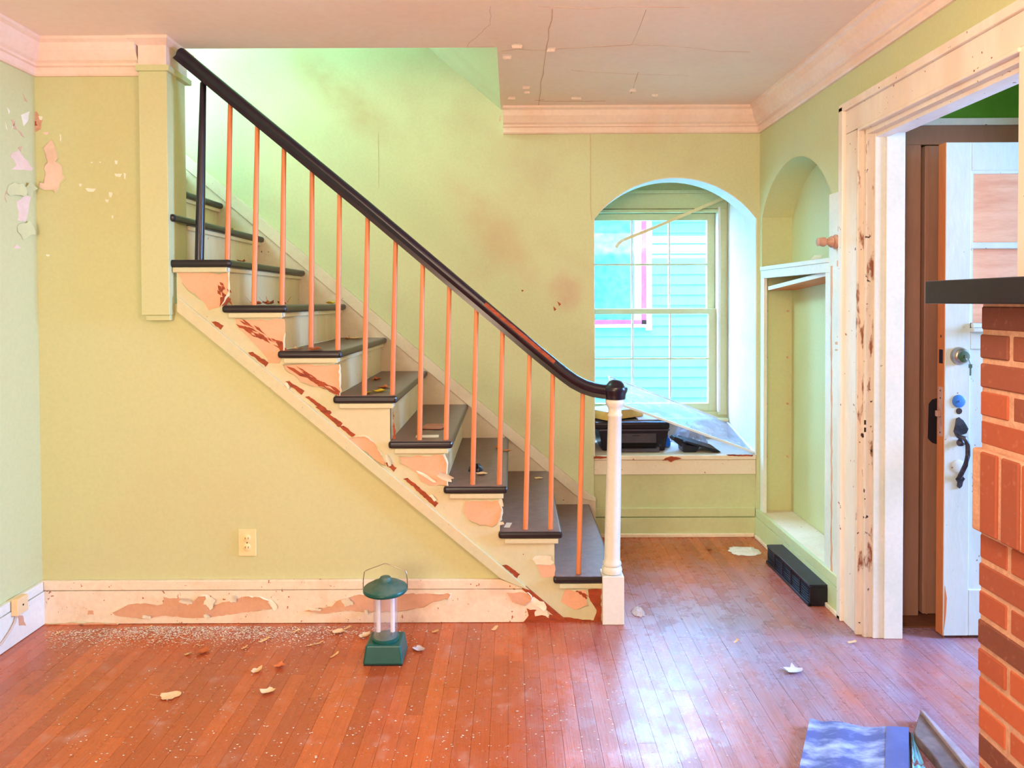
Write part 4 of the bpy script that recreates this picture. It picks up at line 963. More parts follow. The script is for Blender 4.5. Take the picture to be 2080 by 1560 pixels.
obj('thumb_latch', lathe([(0.010, 0), (0.016, 0.008), (0.012, 0.02), (0.004, 0.024)], (on_y(1948, 898, FY0).x, FY0, on_y(1948, 898, FY0).z), (0, -1, 0), 14), 'iron', hd, smooth=True)
obj('lower_plate', prism([hpz(a, b) for a, b in [(1948, 960), (1954, 966), (1959, 972), (1955, 978), (1953, 987), (1948, 992), (1943, 988), (1944, 979), (1940, 973), (1945, 966)]], 'y', FY0 - 0.006, FY0), 'iron', hd, bevel=0.0015)
rr_ = on_y(1946, 947, FY0)
obj('rose', lathe([(0.026, 0), (0.026, 0.003), (0.02, 0.005)], (rr_.x, FY0, rr_.z), (0, -1, 0), 24), 'door_paint', stile, smooth=True)
obj('edge_hole', box(dx0 - 0.0018, dx0, FY0 + 0.02, FY0 + 0.026, on_y(1910, 683, 2.82).z - 0.005, on_y(1910, 683, 2.82).z + 0.005), 'slot', stile)
ez = on_y(1910, 724, 2.82).z
obj('edge_latch', box(dx0 - 0.0018, dx0, FY0 + 0.01, FY0 + 0.034, ez - 0.028, ez + 0.028), 'blackout', stile)
ez = on_y(1910, 836, 2.82).z
mp_ = obj('mortise_plate', box(dx0 - 0.003, dx0, FY0 + 0.008, FY0 + 0.036, ez - 0.1, ez + 0.1), 'peg_wood', stile)
obj('latch_bolt', box(dx0 - 0.02, dx0 - 0.003, FY0 + 0.014, FY0 + 0.03, ez - 0.02, ez + 0.004), 'peg_wood', mp_, bevel=0.003)
for zz in (-0.085, -0.02, 0.055, 0.085): obj('screw', lathe([(0.004, 0), (0.003, 0.001)], (dx0 - 0.003, FY0 + 0.022, ez + zz), (-1, 0, 0), 8), 'slot', mp_)

# ------------------------------------------------------------------ fireplace
XB, YE = 1.11, 1.655
fp = thing('fireplace', (1.26, 1.2, 0), 'red brick fireplace corner under the black mantel', 'fireplace')
MB = 1.36
obj('mortar_core', box(XB + 0.0035, XR - 0.002, 0.5, YE - 0.003, 0, MB), 'mortar', fp)
rbk = random.Random(21)
def brick(y0, y1, z0, z1, xf=XB):
    j = lambda: rbk.uniform(-0.0012, 0.0012)
    obj('brick', box(xf + rbk.uniform(-0.002, 0.003), XB + 0.09, y0 + j(), y1 + j(), z0 + j(), z1 + j()), 'brick', fp, bevel=0.003, seg=1)
S0, S1 = 0.820, 1.024
def courses(z0, z1, n, flip):
    pitch = (z1 - z0) / n
    for c in range(n):
        y = YE
        w = 0.092 if (c + flip) % 2 == 0 else 0.198
        while y > 0.75:
            brick(y - w, y, z0 + c * pitch + 0.006, z0 + (c + 1) * pitch - 0.006)
            y -= w + 0.013; w = 0.198
courses(0.0, S0, 12, 1); courses(S1, MB, 5, 1)
obj('mortar_band', box(XB - 0.018, XB + 0.01, 0.75, YE + 0.002, S0 + 0.004, S1 - 0.004), 'mortar', fp, bevel=0.006)
y = YE - 0.036
while y > 0.8:
    brick(y - 0.055, y, S0 + 0.008, S1 - 0.008, XB - 0.026); y -= 0.067
mt = thing('mantel_shelf', (1.2, 1.2, MB), 'thick black painted mantel shelf on the brick fireplace', 'mantel')
mx = 1.018; mye = mx * FPX / (1878 - PPX)
obj('slab', box(mx, XR - 0.001, 0.4, mye, MB, xz(1885, 571, mye)[1]), 'black_rail', mt, bevel=0.003)

# ------------------------------------------------------------------ outlet, jack box, register
ol = thing('wall_outlet', (on_y(503, 1102, YF).x, YF, on_y(503, 1129, YF).z), 'ivory duplex wall outlet below the stairs', 'outlet')
o0, o1 = on_y(485, 1129, YF), on_y(521, 1074, YF); oc = (o0 + o1) / 2
obj('plate', box(o0.x, o1.x, YF - 0.006, YF, o0.z, o1.z), 'outlet', ol, bevel=0.003)
for s in (-1, 1):
    sc = obj('socket', lathe([(0.0165, 0), (0.0165, 0.003), (0.015, 0.004)], (oc.x, YF - 0.006, oc.z + s * 0.0195), (0, -1, 0), 20), 'outlet', ol, smooth=True)
    for t in (-1, 1):
        obj('slot', box(oc.x + t * 0.0065 - 0.001, oc.x + t * 0.0065 + 0.001, YF - 0.0106, YF - 0.0095, oc.z + s * 0.0195 - 0.003, oc.z + s * 0.0195 + 0.005), 'slot', sc)
obj('screw', lathe([(0.003, 0), (0.002, 0.001)], (oc.x, YF - 0.006, oc.z), (0, -1, 0), 10), 'slot', ol)
XJ = XL + 0.022
j0 = on_x(33, 1228, XJ)
jb = thing('phone_jack_box', (XJ, j0.y, j0.z), 'small cream phone jack box on the left baseboard', 'jack box')
ja = R(0)
obj('cover', box(XJ, XJ + 0.028, j0.y - 0.03, j0.y + 0.03, j0.z - 0.035, j0.z + 0.032), 'jack_box', jb, bevel=0.003)
obj('screw', lathe([(0.004, 0), (0.003, 0.002)], (XJ + 0.028, j0.y, j0.z), (1, 0, 0), 10), 'slot', jb)
c0_ = on_x(28, 1248, XJ + 0.006); c1_ = on_x(2, 1305, XJ + 0.006)
obj('phone_cable', tube([(XJ + 0.006, j0.y - 0.01, j0.z - 0.034), (XJ + 0.008, j0.y - 0.018, j0.z - 0.06), (XJ + 0.007, j0.y - 0.045, j0.z - 0.085), (XJ + 0.006, j0.y - 0.09, j0.z - 0.112), (XJ + 0.006, j0.y - 0.2, j0.z - 0.14), (XJ + 0.006, j0.y - 0.5, 0.01)], 0.004, 8), 'cable', None, smooth=True, label='pale phone cable drooping from the jack box', cat='cable')
patch_x('chip', [(35, 1251), (46, 1250), (48, 1262), (53, 1271), (38, 1271), (37, 1258)], XJ, 'base_primer', bl, step=5, amp=1)
vg = thing('floor_register', (1.365, 3.36, 0), 'black metal baseboard heat register below the niche', 'register')
VX0, VX1, VY0, VY1, VH = 1.322, XR - 0.022, 3.10, 3.62, 0.098
obj('top', box(VX0, VX1, VY0, VY1, VH - 0.012, VH), 'black_iron', vg, bevel=0.002)
obj('end_cap', box(VX0 + 0.004, VX1, VY0, VY0 + 0.01, 0.004, VH - 0.012), 'black_iron', vg)
obj('end_cap', box(VX0 + 0.004, VX1, VY1 - 0.01, VY1, 0.004, VH - 0.012), 'black_iron', vg)
obj('back', box(VX1 - 0.01, VX1, VY0 + 0.01, VY1 - 0.01, 0.004, VH - 0.012), 'void_black', vg)
obj('bottom_rail', box(VX0 - 0.004, VX0 + 0.012, VY0, VY1, 0.0, 0.016), 'black_iron', vg, bevel=0.002)
for k in range(6):
    zz = 0.020 + k * 0.0112
    obj('louver', prism([(VX0 + 0.002, zz), (VX0 + 0.02, zz + 0.008), (VX0 + 0.02, zz + 0.0105), (VX0 + 0.002, zz + 0.003)], 'y', VY0 + 0.012, VY1 - 0.012), 'black_iron', vg)
for t in (0.2, 0.4, 0.6, 0.8):
    yy = VY0 + (VY1 - VY0) * t
    obj('bar', box(VX0, VX0 + 0.004, yy - 0.003, yy + 0.003, 0.016, VH - 0.012), 'black_iron', vg)

# ------------------------------------------------------------------ lantern
lf0 = on_z(735, 1354, 0.0); lf1 = on_z(817, 1355, 0.0)
lw = lf1.x - lf0.x; ly0 = lf0.y; ld = 0.135; lcx = (lf0.x + lf1.x) / 2 + 0.002; lcy = ly0 + ld / 2
ln = thing('camping_lantern', (lcx, lcy, 0), 'green battery camping lantern with two white tubes on the floor', 'lantern')
def frustum(cx, cy, z0, z1, w0, d0, w1, d1):
    V = [(cx + sx * w0 / 2, cy + sy * d0 / 2, z0) for sx, sy in ((-1, -1), (1, -1), (1, 1), (-1, 1))] + [(cx + sx * w1 / 2, cy + sy * d1 / 2, z1) for sx, sy in ((-1, -1), (1, -1), (1, 1), (-1, 1))]
    return V, [(3, 2, 1, 0), (4, 5, 6, 7), (0, 1, 5, 4), (1, 2, 6, 5), (2, 3, 7, 6), (3, 0, 4, 7)]
obj('base', frustum(lcx, lcy, 0.004, 0.075, lw, ld, lw * 0.86, ld * 0.86), 'lantern_green', ln, bevel=0.007, seg=3)
obj('foot_rim', frustum(lcx, lcy, 0.0, 0.006, lw * 0.95, ld * 0.95, lw * 0.95, ld * 0.95), 'black_plastic', ln)
obj('collar', lathe([(0.052, 0), (0.052, 0.008), (0.047, 0.012)], (lcx, lcy, 0.073), (0, 0, 1), 32), 'lantern_green', ln, smooth=True)
zc0 = 0.083; zc1 = xz(784, 1200, lcy)[1]
obj('globe', lathe([(0.046, 0), (0.0455, zc1 - zc0)], (lcx, lcy, zc0), (0, 0, 1), 36), 'lantern_glass', ln, smooth=True)
for s in (-1, 1):
    tx = lcx + s * 0.027
    obj('light_tube', lathe([(0.0085, 0), (0.0085, zc1 - zc0 - 0.02)], (tx, lcy, zc0 + 0.018), (0, 0, 1), 16), 'lamp_tube', ln, smooth=True)
    obj('tube_socket', lathe([(0.006, 0), (0.006, 0.018)], (tx, lcy, zc0), (0, 0, 1), 12), 'steel', ln, smooth=True)
cr = 0.085
cap_l = obj('lid', lathe([(0.048, -0.002), (cr - 0.003, 0.0), (cr, 0.003), (cr, 0.012), (cr - 0.003, 0.0155)], (lcx, lcy, zc1), (0, 0, 1), 40), 'lantern_green', ln, smooth=True)
obj('lid_top', lathe([(cr - 0.003, 0.0155), (0.06, 0.028), (0.03, 0.037), (0.022, 0.039)], (lcx, lcy, zc1), (0, 0, 1), 40), 'lantern_dust', ln, smooth=True)
obj('lid_knob', lathe([(0.022, 0), (0.022, 0.012), (0.019, 0.016), (0.0, 0.018)], (lcx, lcy, zc1 + 0.038), (0, 0, 1), 24), 'lantern_dust', ln, smooth=True)
hw_ = 0.0835; hz_ = zc1 + 0.012
obj('wire_handle', tube([(lcx - hw_ - 0.002, lcy, hz_), (lcx - hw_ - 0.001, lcy, hz_ + 0.03), (lcx - hw_ + 0.003, lcy, hz_ + 0.062), (lcx - hw_ + 0.009, lcy, hz_ + 0.067), (lcx - 0.004, lcy, hz_ + 0.093), (lcx + 0.004, lcy, hz_ + 0.093), (lcx + hw_ - 0.009, lcy, hz_ + 0.067), (lcx + hw_ - 0.003, lcy, hz_ + 0.062), (lcx + hw_ + 0.001, lcy, hz_ + 0.03), (lcx + hw_ + 0.002, lcy, hz_)], 0.0017, 8), 'steel', ln, smooth=True)

# ------------------------------------------------------------------ things on the window seat
ppy = 4.13
pX = lambda px: (px - PPX) * ppy / FPX
pr_ = thing('printer', (pX(1288), 4.27, SEAT), 'black inkjet printer standing on the window seat', 'printer')
pw0, pw1 = pX(1217), pX(1359)
def tap(x0, x1, y0, y1, z0, z1, ins):
    V = [(x0 + ins, y0 + ins, z0), (x1 - ins, y0 + ins, z0), (x1 - ins, y1, z0), (x0 + ins, y1, z0), (x0, y0, z1), (x1, y0, z1), (x1, y1, z1), (x0, y1, z1)]
    return V, [(3, 2, 1, 0), (4, 5, 6, 7), (0, 1, 5, 4), (1, 2, 6, 5), (2, 3, 7, 6), (3, 0, 4, 7)]
pt = SEAT + 0.134
obj('body', tap(pw0, pw1, ppy, 4.44, SEAT + 0.002, pt, 0.02), 'black_plastic', pr_, bevel=0.008, seg=3)
obj('lid', box(pw0 - 0.035, pw1 + 0.004, ppy - 0.01, 4.45, pt, pt + 0.044), 'black_plastic', pr_, bevel=0.014, seg=3)
obj('lid_band', box(pw0 - 0.002, pw1 + 0.002, ppy - 0.006, ppy + 0.1, pt - 0.008, pt + 0.001), 'dark_grey_plastic', pr_)
obj('scan_glass_cover', box(pX(1300), pw1 - 0.004, 4.18, 4.43, pt + 0.044, pt + 0.050), 'box_top', pr_, bevel=0.003)
cpx0, cpx1 = pX(1262), pX(1333)
pn = obj('front_panel', box(cpx0, cpx1, ppy + 0.002, ppy + 0.02, SEAT + 0.052, SEAT + 0.108), 'dark_grey_plastic', pr_, bevel=0.002)
obj('panel_notch', box(pX(1284), pX(1299), ppy + 0.0005, ppy + 0.004, SEAT + 0.094, SEAT + 0.098), 'black_plastic', pn)
obj('paper_slot', box(cpx0 - 0.01, cpx1 + 0.002, ppy + 0.004, ppy + 0.02, SEAT + 0.028, SEAT + 0.05), 'void_black', pr_)
obj('paper_tray', prism([(cpx0 - 0.02, SEAT + 0.003), (cpx1 + 0.015, SEAT + 0.003), (cpx1 + 0.015, SEAT + 0.034), (cpx1 + 0.003, SEAT + 0.034), (cpx1 - 0.008, SEAT + 0.022), (cpx0 - 0.02, SEAT + 0.022)], 'y', ppy - 0.025, ppy + 0.012), 'dark_grey_plastic', pr_, bevel=0.002)
lgx, lgz = pX(1342), SEAT + 0.036
obj('badge', merge(box(lgx - 0.006, lgx + 0.006, ppy + 0.012, ppy + 0.0165, lgz + 0.006, lgz + 0.008), box(lgx - 0.006, lgx - 0.004, ppy + 0.012, ppy + 0.0165, lgz - 0.008, lgz + 0.008), box(lgx + 0.004, lgx + 0.006, ppy + 0.012, ppy + 0.0165, lgz - 0.008, lgz + 0.008), box(lgx - 0.006, lgx + 0.006, ppy + 0.012, ppy + 0.0165, lgz - 0.008, lgz - 0.006), box(lgx - 0.004, lgx + 0.004, ppy + 0.012, ppy + 0.0165, lgz - 0.001, lgz + 0.001)), 'dark_grey_plastic', pr_)
def rbox(c, w, d, h, ang):
    ca, sa = math.cos(ang), math.sin(ang)
    V = []
    for z_ in (0, h):
        for sx, sy in ((-1, -1), (1, -1), (1, 1), (-1, 1)):
            a, b = sx * w / 2, sy * d / 2
            V.append((c[0] + a * ca - b * sa, c[1] + a * sa + b * ca, c[2] + z_))
    return V, [(3, 2, 1, 0), (4, 5, 6, 7), (0, 1, 5, 4), (1, 2, 6, 5), (2, 3, 7, 6), (3, 0, 4, 7)]
bxc = (pX(1256), 4.30, pt + 0.0505)
bt = thing('flat_carton', bxc, 'flat carton with yellow side lying on the printer', 'box')
obj('carton_side', rbox(bxc, 0.30, 0.20, 0.05, R(35)), 'box_yellow', bt, bevel=0.002)
obj('carton_lid', rbox((bxc[0], bxc[1], bxc[2] + 0.05), 0.302, 0.202, 0.003, R(35)), 'box_top', bt)
# leaning storm pane
C_ = Vector((AX1 - 0.012, YB + 0.02, SEAT + 0.012)); D_ = Vector((0.60, 4.07, 0.775)); B_ = Vector((AX1 - 0.010, 4.56, 0.575)); A_ = Vector((0.63, 4.58, 0.872))
sp_ = thing('storm_pane', tuple(C_), 'aluminium framed storm pane leaning over the printer', 'storm pane')
n_ = (D_ - C_).cross(B_ - C_).normalized()
if n_.z < 0: n_ = -n_
def quadslab(p, q, r, s, th):
    V = [tuple(v) for v in (p, q, r, s)] + [tuple(v + n_ * th) for v in (p, q, r, s)]
    return V, [(3, 2, 1, 0), (4, 5, 6, 7), (0, 1, 5, 4), (1, 2, 6, 5), (2, 3, 7, 6), (3, 0, 4, 7)]
obj('pane', quadslab(C_, D_, A_, B_, 0.003), 'dusty_glass', sp_)
for nm, p, q, w in (('frame_bar', C_, D_, 0.02), ('frame_bar', C_, B_, 0.012), ('frame_bar', B_, A_, 0.005), ('frame_bar', D_, A_, 0.006)):
    obj(nm, tube([p, q], w, prof=[(-w / 2, -0.004), (w / 2, -0.004), (w / 2, 0.008), (-w / 2, 0.008)]), 'aluminium_white', sp_)
# black device, blue bottle, crumpled plastic
kY = 4.10; kX = lambda px: (px - PPX) * kY / FPX
dv = thing('black_device_stand', (kX(1410), kY + 0.05, SEAT), 'dark plastic device on a stubby stand under the leaning pane', 'device')
obj('foot', prism([(kX(1388), SEAT + 0.001), (kX(1414), SEAT + 0.001), (kX(1424), SEAT + 0.04), (kX(1386), SEAT + 0.05)], 'y', kY, kY + 0.12), 'black_plastic', dv, bevel=0.006)
obj('arm', prism([(kX(1366), SEAT + 0.075), (kX(1372), SEAT + 0.092), (kX(1392), SEAT + 0.07), (kX(1398), SEAT + 0.03), (kX(1386), SEAT + 0.03)], 'y', kY + 0.02, kY + 0.09), 'black_plastic', dv, bevel=0.005)
obj('slab', prism([(kX(1388), SEAT + 0.066), (kX(1392), SEAT + 0.074), (kX(1456), SEAT + 0.020), (kX(1464), SEAT + 0.006), (kX(1450), SEAT + 0.006)], 'y', kY - 0.02, kY + 0.16), 'black_plastic', dv, bevel=0.004)
bl_ = thing('blue_bottle', (kX(1368), 4.2, SEAT), 'small blue plastic bottle between printer and dark device', 'bottle')
obj('bottle_body', lathe([(0.018, 0), (0.026, 0.006), (0.028, 0.03), (0.022, 0.05), (0.012, 0.062), (0.012, 0.075)], (kX(1366), 4.27, SEAT), (0, 0, 1), 18), 'blue_plastic', bl_, smooth=True)
obj('bottle_cap', lathe([(0.014, 0), (0.014, 0.014), (0.011, 0.017)], (kX(1366), 4.27, SEAT + 0.075), (0, 0, 1), 18), 'white_paint', bl_, smooth=True)
def crumple(name, c, w, d, h, m, seed, label, cat, **kw):
    rnd = random.Random(seed); n = 9; V, F = [], []
    for j in range(n):
        for i in range(n):
            u, v = i / (n - 1) * 2 - 1, j / (n - 1) * 2 - 1
            r = max(abs(u), abs(v))
            V.append((c[0] + u * w / 2 * (1 - 0.2 * abs(v)) + rnd.uniform(-.05, .05) * w, c[1] + v * d / 2 * (1 - 0.2 * abs(u)) + rnd.uniform(-.05, .05) * d, c[2] + 0.0015 + h * max(0, (1 - r)) ** 0.7 * rnd.uniform(0.45, 1.0)))
    for j in range(n - 1):
        for i in range(n - 1):
            F.append((j * n + i, j * n + i + 1, (j + 1) * n + i + 1, (j + 1) * n + i))
    return obj(name, (V, F), m, None, label=label, cat=cat, **kw)
crumple('plastic_bag', (1.12, 4.42, SEAT), 0.22, 0.2, 0.2, 'clear_plastic', 2, 'crumpled clear plastic bag behind the leaning pane', 'plastic bag')
obj('curtain_rod', tube([on_y(1478, 399, 4.50), on_y(1400, 432, 4.48), on_y(1330, 462, 4.45), on_y(1275, 484, 4.43), on_y(1263, 489, 4.43), on_y(1256, 495, 4.43), on_y(1251, 503, 4.43)], 0.009, prof=[(-0.004, -0.010), (0.004, -0.010), (0.004, 0.010), (-0.004, 0.010)]), 'outlet', None, label='bent curtain rod dangling across the window', cat='curtain rod')

# ------------------------------------------------------------------ things on the floor at lower right
mg = thing('magazine', tuple(on_z(1740, 1540, 0.0)), 'blue covered magazine lying open face down near the fireplace', 'magazine')
def sheet(px, nz, hfun, th, m, name, parent):
    """bent sheet between four floor corners given in photo pixels (tl, tr, br, bl)"""
    P = [on_z(a, b, 0.0) for a, b in px]; n1, n2 = 16, 8; V, F = [], []
    for j in range(n2 + 1):
        for i in range(n1 + 1):
            u, v = i / n1, j / n2
            p = P[0].lerp(P[1], u).lerp(P[3].lerp(P[2], u), v); V.append((p.x, p.y, hfun(u, v)))
    k = len(V); V += [(a, b, c - th) for a, b, c in V]
    for j in range(n2):
        for i in range(n1):
            a = j * (n1 + 1) + i; q = (a, a + 1, a + n1 + 2, a + n1 + 1); F.append(q); F.append(tuple(t + k for t in q[::-1]))
    for i in range(n1):
        a = i; F.append((a, a + k, a + 1 + k, a + 1)); a = n2 * (n1 + 1) + i; F.append((a + 1, a + 1 + k, a + k, a))
    for j in range(n2):
        a = j * (n1 + 1); b = a + n1 + 1; F.append((b, b + k, a + k, a)); a += n1; b += n1; F.append((a, a + k, b + k, b))
    return obj(name, (V, F), m, parent, smooth=True)
hf = lambda u, v: 0.012 + 0.014 * math.exp(-((u - 0.02) / 0.06) ** 2) + 0.01 * math.sin(u * 5.5) ** 2 + 0.05 * max(0, u - 0.9)
sheet([(1645, 1474), (1846, 1492), (1846, 1640), (1610, 1640)], 0, hf, 0.004, 'magazine_cover', 'cover', mg)
sheet([(1800, 1489), (1846, 1492), (1846, 1640), (1795, 1640)], 0, lambda u, v: hf(0.78 + 0.22 * u, v) + 0.0012, 0.001, 'magazine_plain', 'cover_border', mg)
sheet([(1836, 1491), (1850, 1494), (1852, 1640), (1840, 1640)], 0, lambda u, v: 0.02 - 0.012 * u, 0.006, 'page_dark', 'pages', mg)
ctl = thing('patterned_cloth', tuple(on_z(1880, 1530, 0.0)), 'blue and red patterned cloth corner beside the magazine', 'cloth')
sheet([(1851, 1494), (1853, 1495), (1905, 1640), (1856, 1640)], 0, lambda u, v: 0.008 + 0.006 * math.sin(u * 6 + v * 4) ** 2, 0.003, 'cloth', 'cloth_sheet', ctl)
bd = thing('weathered_board', tuple(on_z(1900, 1520, 0.0)), 'grey split weathered board lying by the fireplace', 'board')
bpts = [(1868, 1448), (1861, 1470), (1856, 1485), (1860, 1494), (1876, 1512), (1900, 1540), (1962, 1640), (2050, 1640), (1968, 1562)]
bpoly = [(on_z(a, b, 0.03).x, on_z(a, b, 0.03).y) for a, b in bpts]
obj('face', prism(bpoly, 'z', 0.003, 0.030), 'weathered', bd, bevel=0.003)
be = [(1868, 1440), (1876, 1443), (1990, 1562), (2070, 1640), (2046, 1640), (1966, 1562)]
obj('lifted_edge', prism([(on_z(a, b, 0.04).x, on_z(a, b, 0.04).y) for a, b in be], 'z', 0.0, 0.040), 'weathered_edge', bd, bevel=0.003)

# ------------------------------------------------------------------ leaves and scraps
def leaf_geo(c, s, ang, curl, seed, stem=True):
    rnd = random.Random(seed); n = 15; V = [(0, 0, 0.001)]; F = []
    for i in range(n):
        a = 2 * math.pi * i / n
        r = s * (0.62 + 0.38 * abs(math.cos(2.5 * a))) * rnd.uniform(0.75, 1.1)
        V.append((r * math.cos(a), r * 0.75 * math.sin(a), 0))
    m_ = []
    for i in range(n):
        x_, y_, _ = V[i + 1]; m_.append((x_ * 0.5, y_ * 0.5, 0))
    V += m_
    for i in range(n):
        j = (i + 1) % n; F.append((0, n + 1 + i, n + 1 + j)); F.append((n + 1 + i, 1 + i, 1 + j, n + 1 + j))
    if stem:
        k = len(V); w = s * 0.03
        V += [(-s * 0.8, -w, 0.002), (-s * 0.8, w, 0.002), (-s * 1.5, w, 0.006), (-s * 1.5, -w, 0.006)]; F.append((k, k + 1, k + 2, k + 3))
    out = []
    ca, sa = math.cos(ang), math.sin(ang)
    for x_, y_, z_ in V:
        h = z_ + curl * ((y_ / s) ** 2 * s + 0.35 * (x_ / s) ** 2 * s) + rnd.uniform(0, 0.04) * s * (1 if curl else 0.2)
        out.append((c[0] + x_ * ca - y_ * sa, c[1] + x_ * sa + y_ * ca, c[2] + 0.0008 + h))
    return out, F
def leaf(px, py, Z, s, ang, curl, m, label, seed=0, name='dry_leaf'):
    s *= 1.2
    c = on_z(px, py, Z)
    obj(name, leaf_geo(c, s, ang, curl, seed), m, None, smooth=True, label=label, cat='leaf', group='fallen leaves')
leaf(346, 1415, 0, 0.036, 0.2, 0.25, 'leaf_pale', 'flat pale leaf lying on the floor left of the lantern, nearest the viewer', 1)
leaf(522, 1365, 0, 0.022, 1.2, 1.0, 'leaf_pale', 'pale curled leaf standing on edge between lantern and left corner', 2)
leaf(568, 1355, 0, 0.022, 0.3, 0.9, 'leaf_brown', 'small crumpled brown leaf with a pale top on the floor', 3)
leaf(545, 1406, 0, 0.026, 0.5, 0.7, 'leaf_pale', 'narrow yellowish curled leaf below the standing leaf on the floor', 4)
leaf(413, 1327, 0, 0.024, 0.4, 0.9, 'leaf_brown', 'rolled orange brown leaf near the left baseboard', 5)
leaf(741, 1293, 0, 0.026, 1.0, 0.8, 'leaf_pale', 'pale curled leaf touching the lantern base on its left', 6)
leaf(687, 1285, 0, 0.028, 0.2, 0.6, 'leaf_pale', 'pale crumpled leaf against the baseboard left of the lantern', 7)
leaf(850, 1321, 0, 0.026, 2.6, 0.8, 'leaf_grey', 'whitish curled leaf on the floor right of the lantern', 8)
leaf(1613, 1364, 0, 0.034, 0.3, 0.6, 'leaf_grey', 'pale grey leaf with upright stem on the bluish floor before the doorway', 9)
leaf(1440, 1116, 0, 0.02, 0.9, 0.6, 'leaf_brown', 'tiny brown leaf on the floor below the window seat', 10)
T = lambda k: ZT(k)
leaf(770, 797, T(5), 0.032, 0.4, 0.7, 'leaf_yellow', 'yellow leaf lying on the fifth tread', 11)
leaf(748, 800, T(5), 0.022, 1.4, 1.0, 'leaf_yellow', 'curled yellow leaf beside the sixth orange baluster', 12)
leaf(778, 789, T(5), 0.03, 0.1, 0.7, 'leaf_brown', 'brown leaf behind the yellow leaves on the fifth tread', 13)
leaf(765, 772, T(5), 0.028, 0.9, 0.8, 'leaf_brown', 'crumpled leaf against the riser above the fifth tread', 14)
leaf(1012, 912, T(3), 0.03, 1.8, 0.8, 'leaf_brown', 'orange brown curled leaf at the back of the third tread', 15)
leaf(1030, 917, T(3), 0.026, 0.1, 0.6, 'leaf_brown', 'flat orange leaf along the edge of the third tread', 16)
leaf(978, 964, T(3), 0.026, 0.2, 0.5, 'leaf_pale', 'small pale leaf on the third tread beside the black scrap', 17)
leaf(1094, 972, T(2), 0.024, 0.2, 0.3, 'leaf_pale', 'pale oval leaf at the back of the second tread', 18)
leaf(722, 690, T(6), 0.034, 0.3, 0.7, 'leaf_pale', 'pale leaf at the back of the sixth tread', 19)
leaf(706, 690, T(6), 0.026, 2.0, 0.8, 'leaf_brown', 'brown leaf beside the skirt board on the sixth tread', 20)
leaf(640, 712, T(6), 0.03, 0.3, 0.9, 'leaf_brown', 'brown leaf fragments behind the fourth baluster on the sixth tread', 21)
leaf(602, 711, T(6), 0.026, 0.9, 0.7, 'leaf_pale', 'torn pinkish leaf in the front corner of the sixth tread', 22)
for i_, (a, xx, yy, m_, lb) in enumerate(((7, 522, 3.2, 'leaf_brown', 'orange leaf in the front corner of the seventh tread'), (7, 546, 3.22, 'leaf_brown', 'heap leaf just right of the corner leaf on the seventh tread'), (7, 544, 3.06, 'leaf_brown', 'brown leaf between second and third balusters on the seventh tread'), (7, 574, 3.14, 'leaf_brown', 'dark leaf by the third baluster on the seventh tread'), (7, 672, 3.75, 'leaf_yellow', 'yellow green leaf at the back of the seventh tread'), (8, 492, 3.2, 'leaf_brown', 'small brown leaf on the eighth tread'), (9, 470, 3.7, 'leaf_yellow', 'yellowish leaf near the wall on the ninth tread'))):
    X_ = (xx - PPX) * yy / FPX
    obj('dry_leaf', leaf_geo((X_, yy, T(a)), 0.034, i_ * 0.9, 1.1, 40 + i_), m_, None, smooth=True, label=lb, cat='leaf', group='fallen leaves')
# scraps on the treads
c_ = on_z(882, 868, T(4)); obj('brown_envelope', rbox((c_.x, c_.y, T(4) + 0.004), 0.10, 0.13, 0.002, R(-8)), 'brown_paper', None, label='brown paper scrap on the fourth tread', cat='paper')
c_ = on_z(868, 887, T(4)); obj('white_card', rbox((c_.x, c_.y, T(4) + 0.001), 0.10, 0.05, 0.002, R(4)), 'paper', None, label='white card on the fourth tread near the nosing', cat='paper')
c_ = on_z(1032, 1067, T(2)); obj('paper_slip', rbox((c_.x, c_.y, T(2) + 0.0005), 0.025, 0.065, 0.001, R(-10)), 'paper', None, label='small white paper slip on the second tread', cat='paper')
c_ = on_z(966, 955, T(3)); crumple('black_scrap', (c_.x, c_.y, T(3)), 0.07, 0.09, 0.04, 'black_plastic', 8, 'crumpled black scrap on the third tread', 'scrap')
c_ = on_z(1297, 1245, 0); crumple('crumpled_tissue', (c_.x, c_.y, 0), 0.06, 0.08, 0.03, 'leaf_grey', 5, 'crumpled white tissue on the floor right of the newel post', 'tissue')
c_ = on_z(1512, 1120, 0); crumple('tissue_sheet', (c_.x, c_.y, 0), 0.17, 0.14, 0.018, 'paper', 6, 'torn pale paper on the floor in the corner below the niche', 'paper')
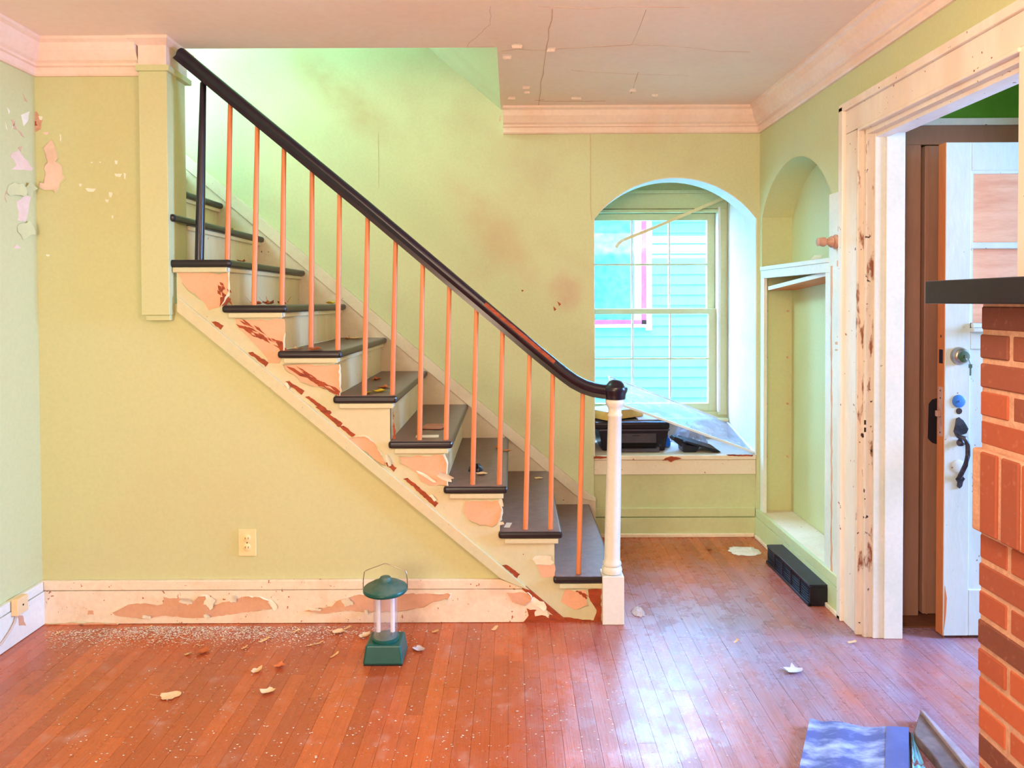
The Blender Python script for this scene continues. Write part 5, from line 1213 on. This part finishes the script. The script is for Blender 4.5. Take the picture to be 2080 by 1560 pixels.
# paint chips on the floor
chips = [(538, 1301, 'wide pale paint chip, one of a pair halfway between lantern and left corner'), (497, 1317, 'thin pale paint chip below the leftmost end of the dusty strip'), (382, 1330, 'straight pale paint chip just left of the rolled orange leaf'), (648, 1308, 'slanted pale paint chip left of the lantern handle shadow'), (680, 1332, 'triangular pale paint chip closest to the lantern base on the left'), (600, 1284, 'pale paint chip lying against the baseboard under the large peeled patch'), (300, 1277, 'flat pale paint chip by the baseboard right of the left corner'), (120, 1287, 'large pale paint chip nearest the left corner'), (632, 1312, 'short pale paint chip touching the slanted chip'), (1495, 1304, 'bluish white paint chip before the doorway casing'), (705, 1277, 'pale paint chip tucked under the baseboard just left of the lantern'), (1005, 1278, 'pale paint chip by the baseboard right of the lantern'), (884, 1284, 'tiny pale paint chip behind the whitish curled leaf'), (1730, 1306, 'white paint chip at the foot of the doorway jamb')]
for i_, (a, b, lb) in enumerate(chips):
    c_ = on_z(a, b, 0)
    curl_flake('paint_chip', (c_.x, c_.y, 0.0), rs.uniform(0.03, 0.05), rs.uniform(0.008, 0.016), rs.uniform(-0.4, 0.9), 'leaf_pale', None, normal='z', seed=i_ + 70, lift=0.008, label=lb, cat='paint chip', group='paint chips on the floor')
# fine dust flecks swept against the baseboard
V, F = [], []
rd = random.Random(9)
for i_ in range(6500):
    if i_ < 5200:
        a = rd.gauss(380, 190); b = 1273 + abs(rd.gauss(0, 18)) + max(0, (300 - a) * 0.05)
    else:
        a = rd.uniform(0, 1500); b = rd.uniform(1275, 1550)
    if a < 92: continue
    p = on_z(a, b, 0)
    if p.y > BY - 0.003: continue
    s = rd.uniform(0.0008, 0.0034); t = rd.uniform(0, 3.1); k = len(V)
    for q in (0, 2.1, 4.2): V.append((p.x + s * math.cos(t + q) * 1.6, p.y + s * math.sin(t + q), rd.uniform(0.0006, 0.002)))
    F.append((k, k + 1, k + 2))
obj('paint_dust', (V, F), 'paint_curl', None, label='scatter of fine pale paint dust along the baseboard', cat='dust', kind='stuff')
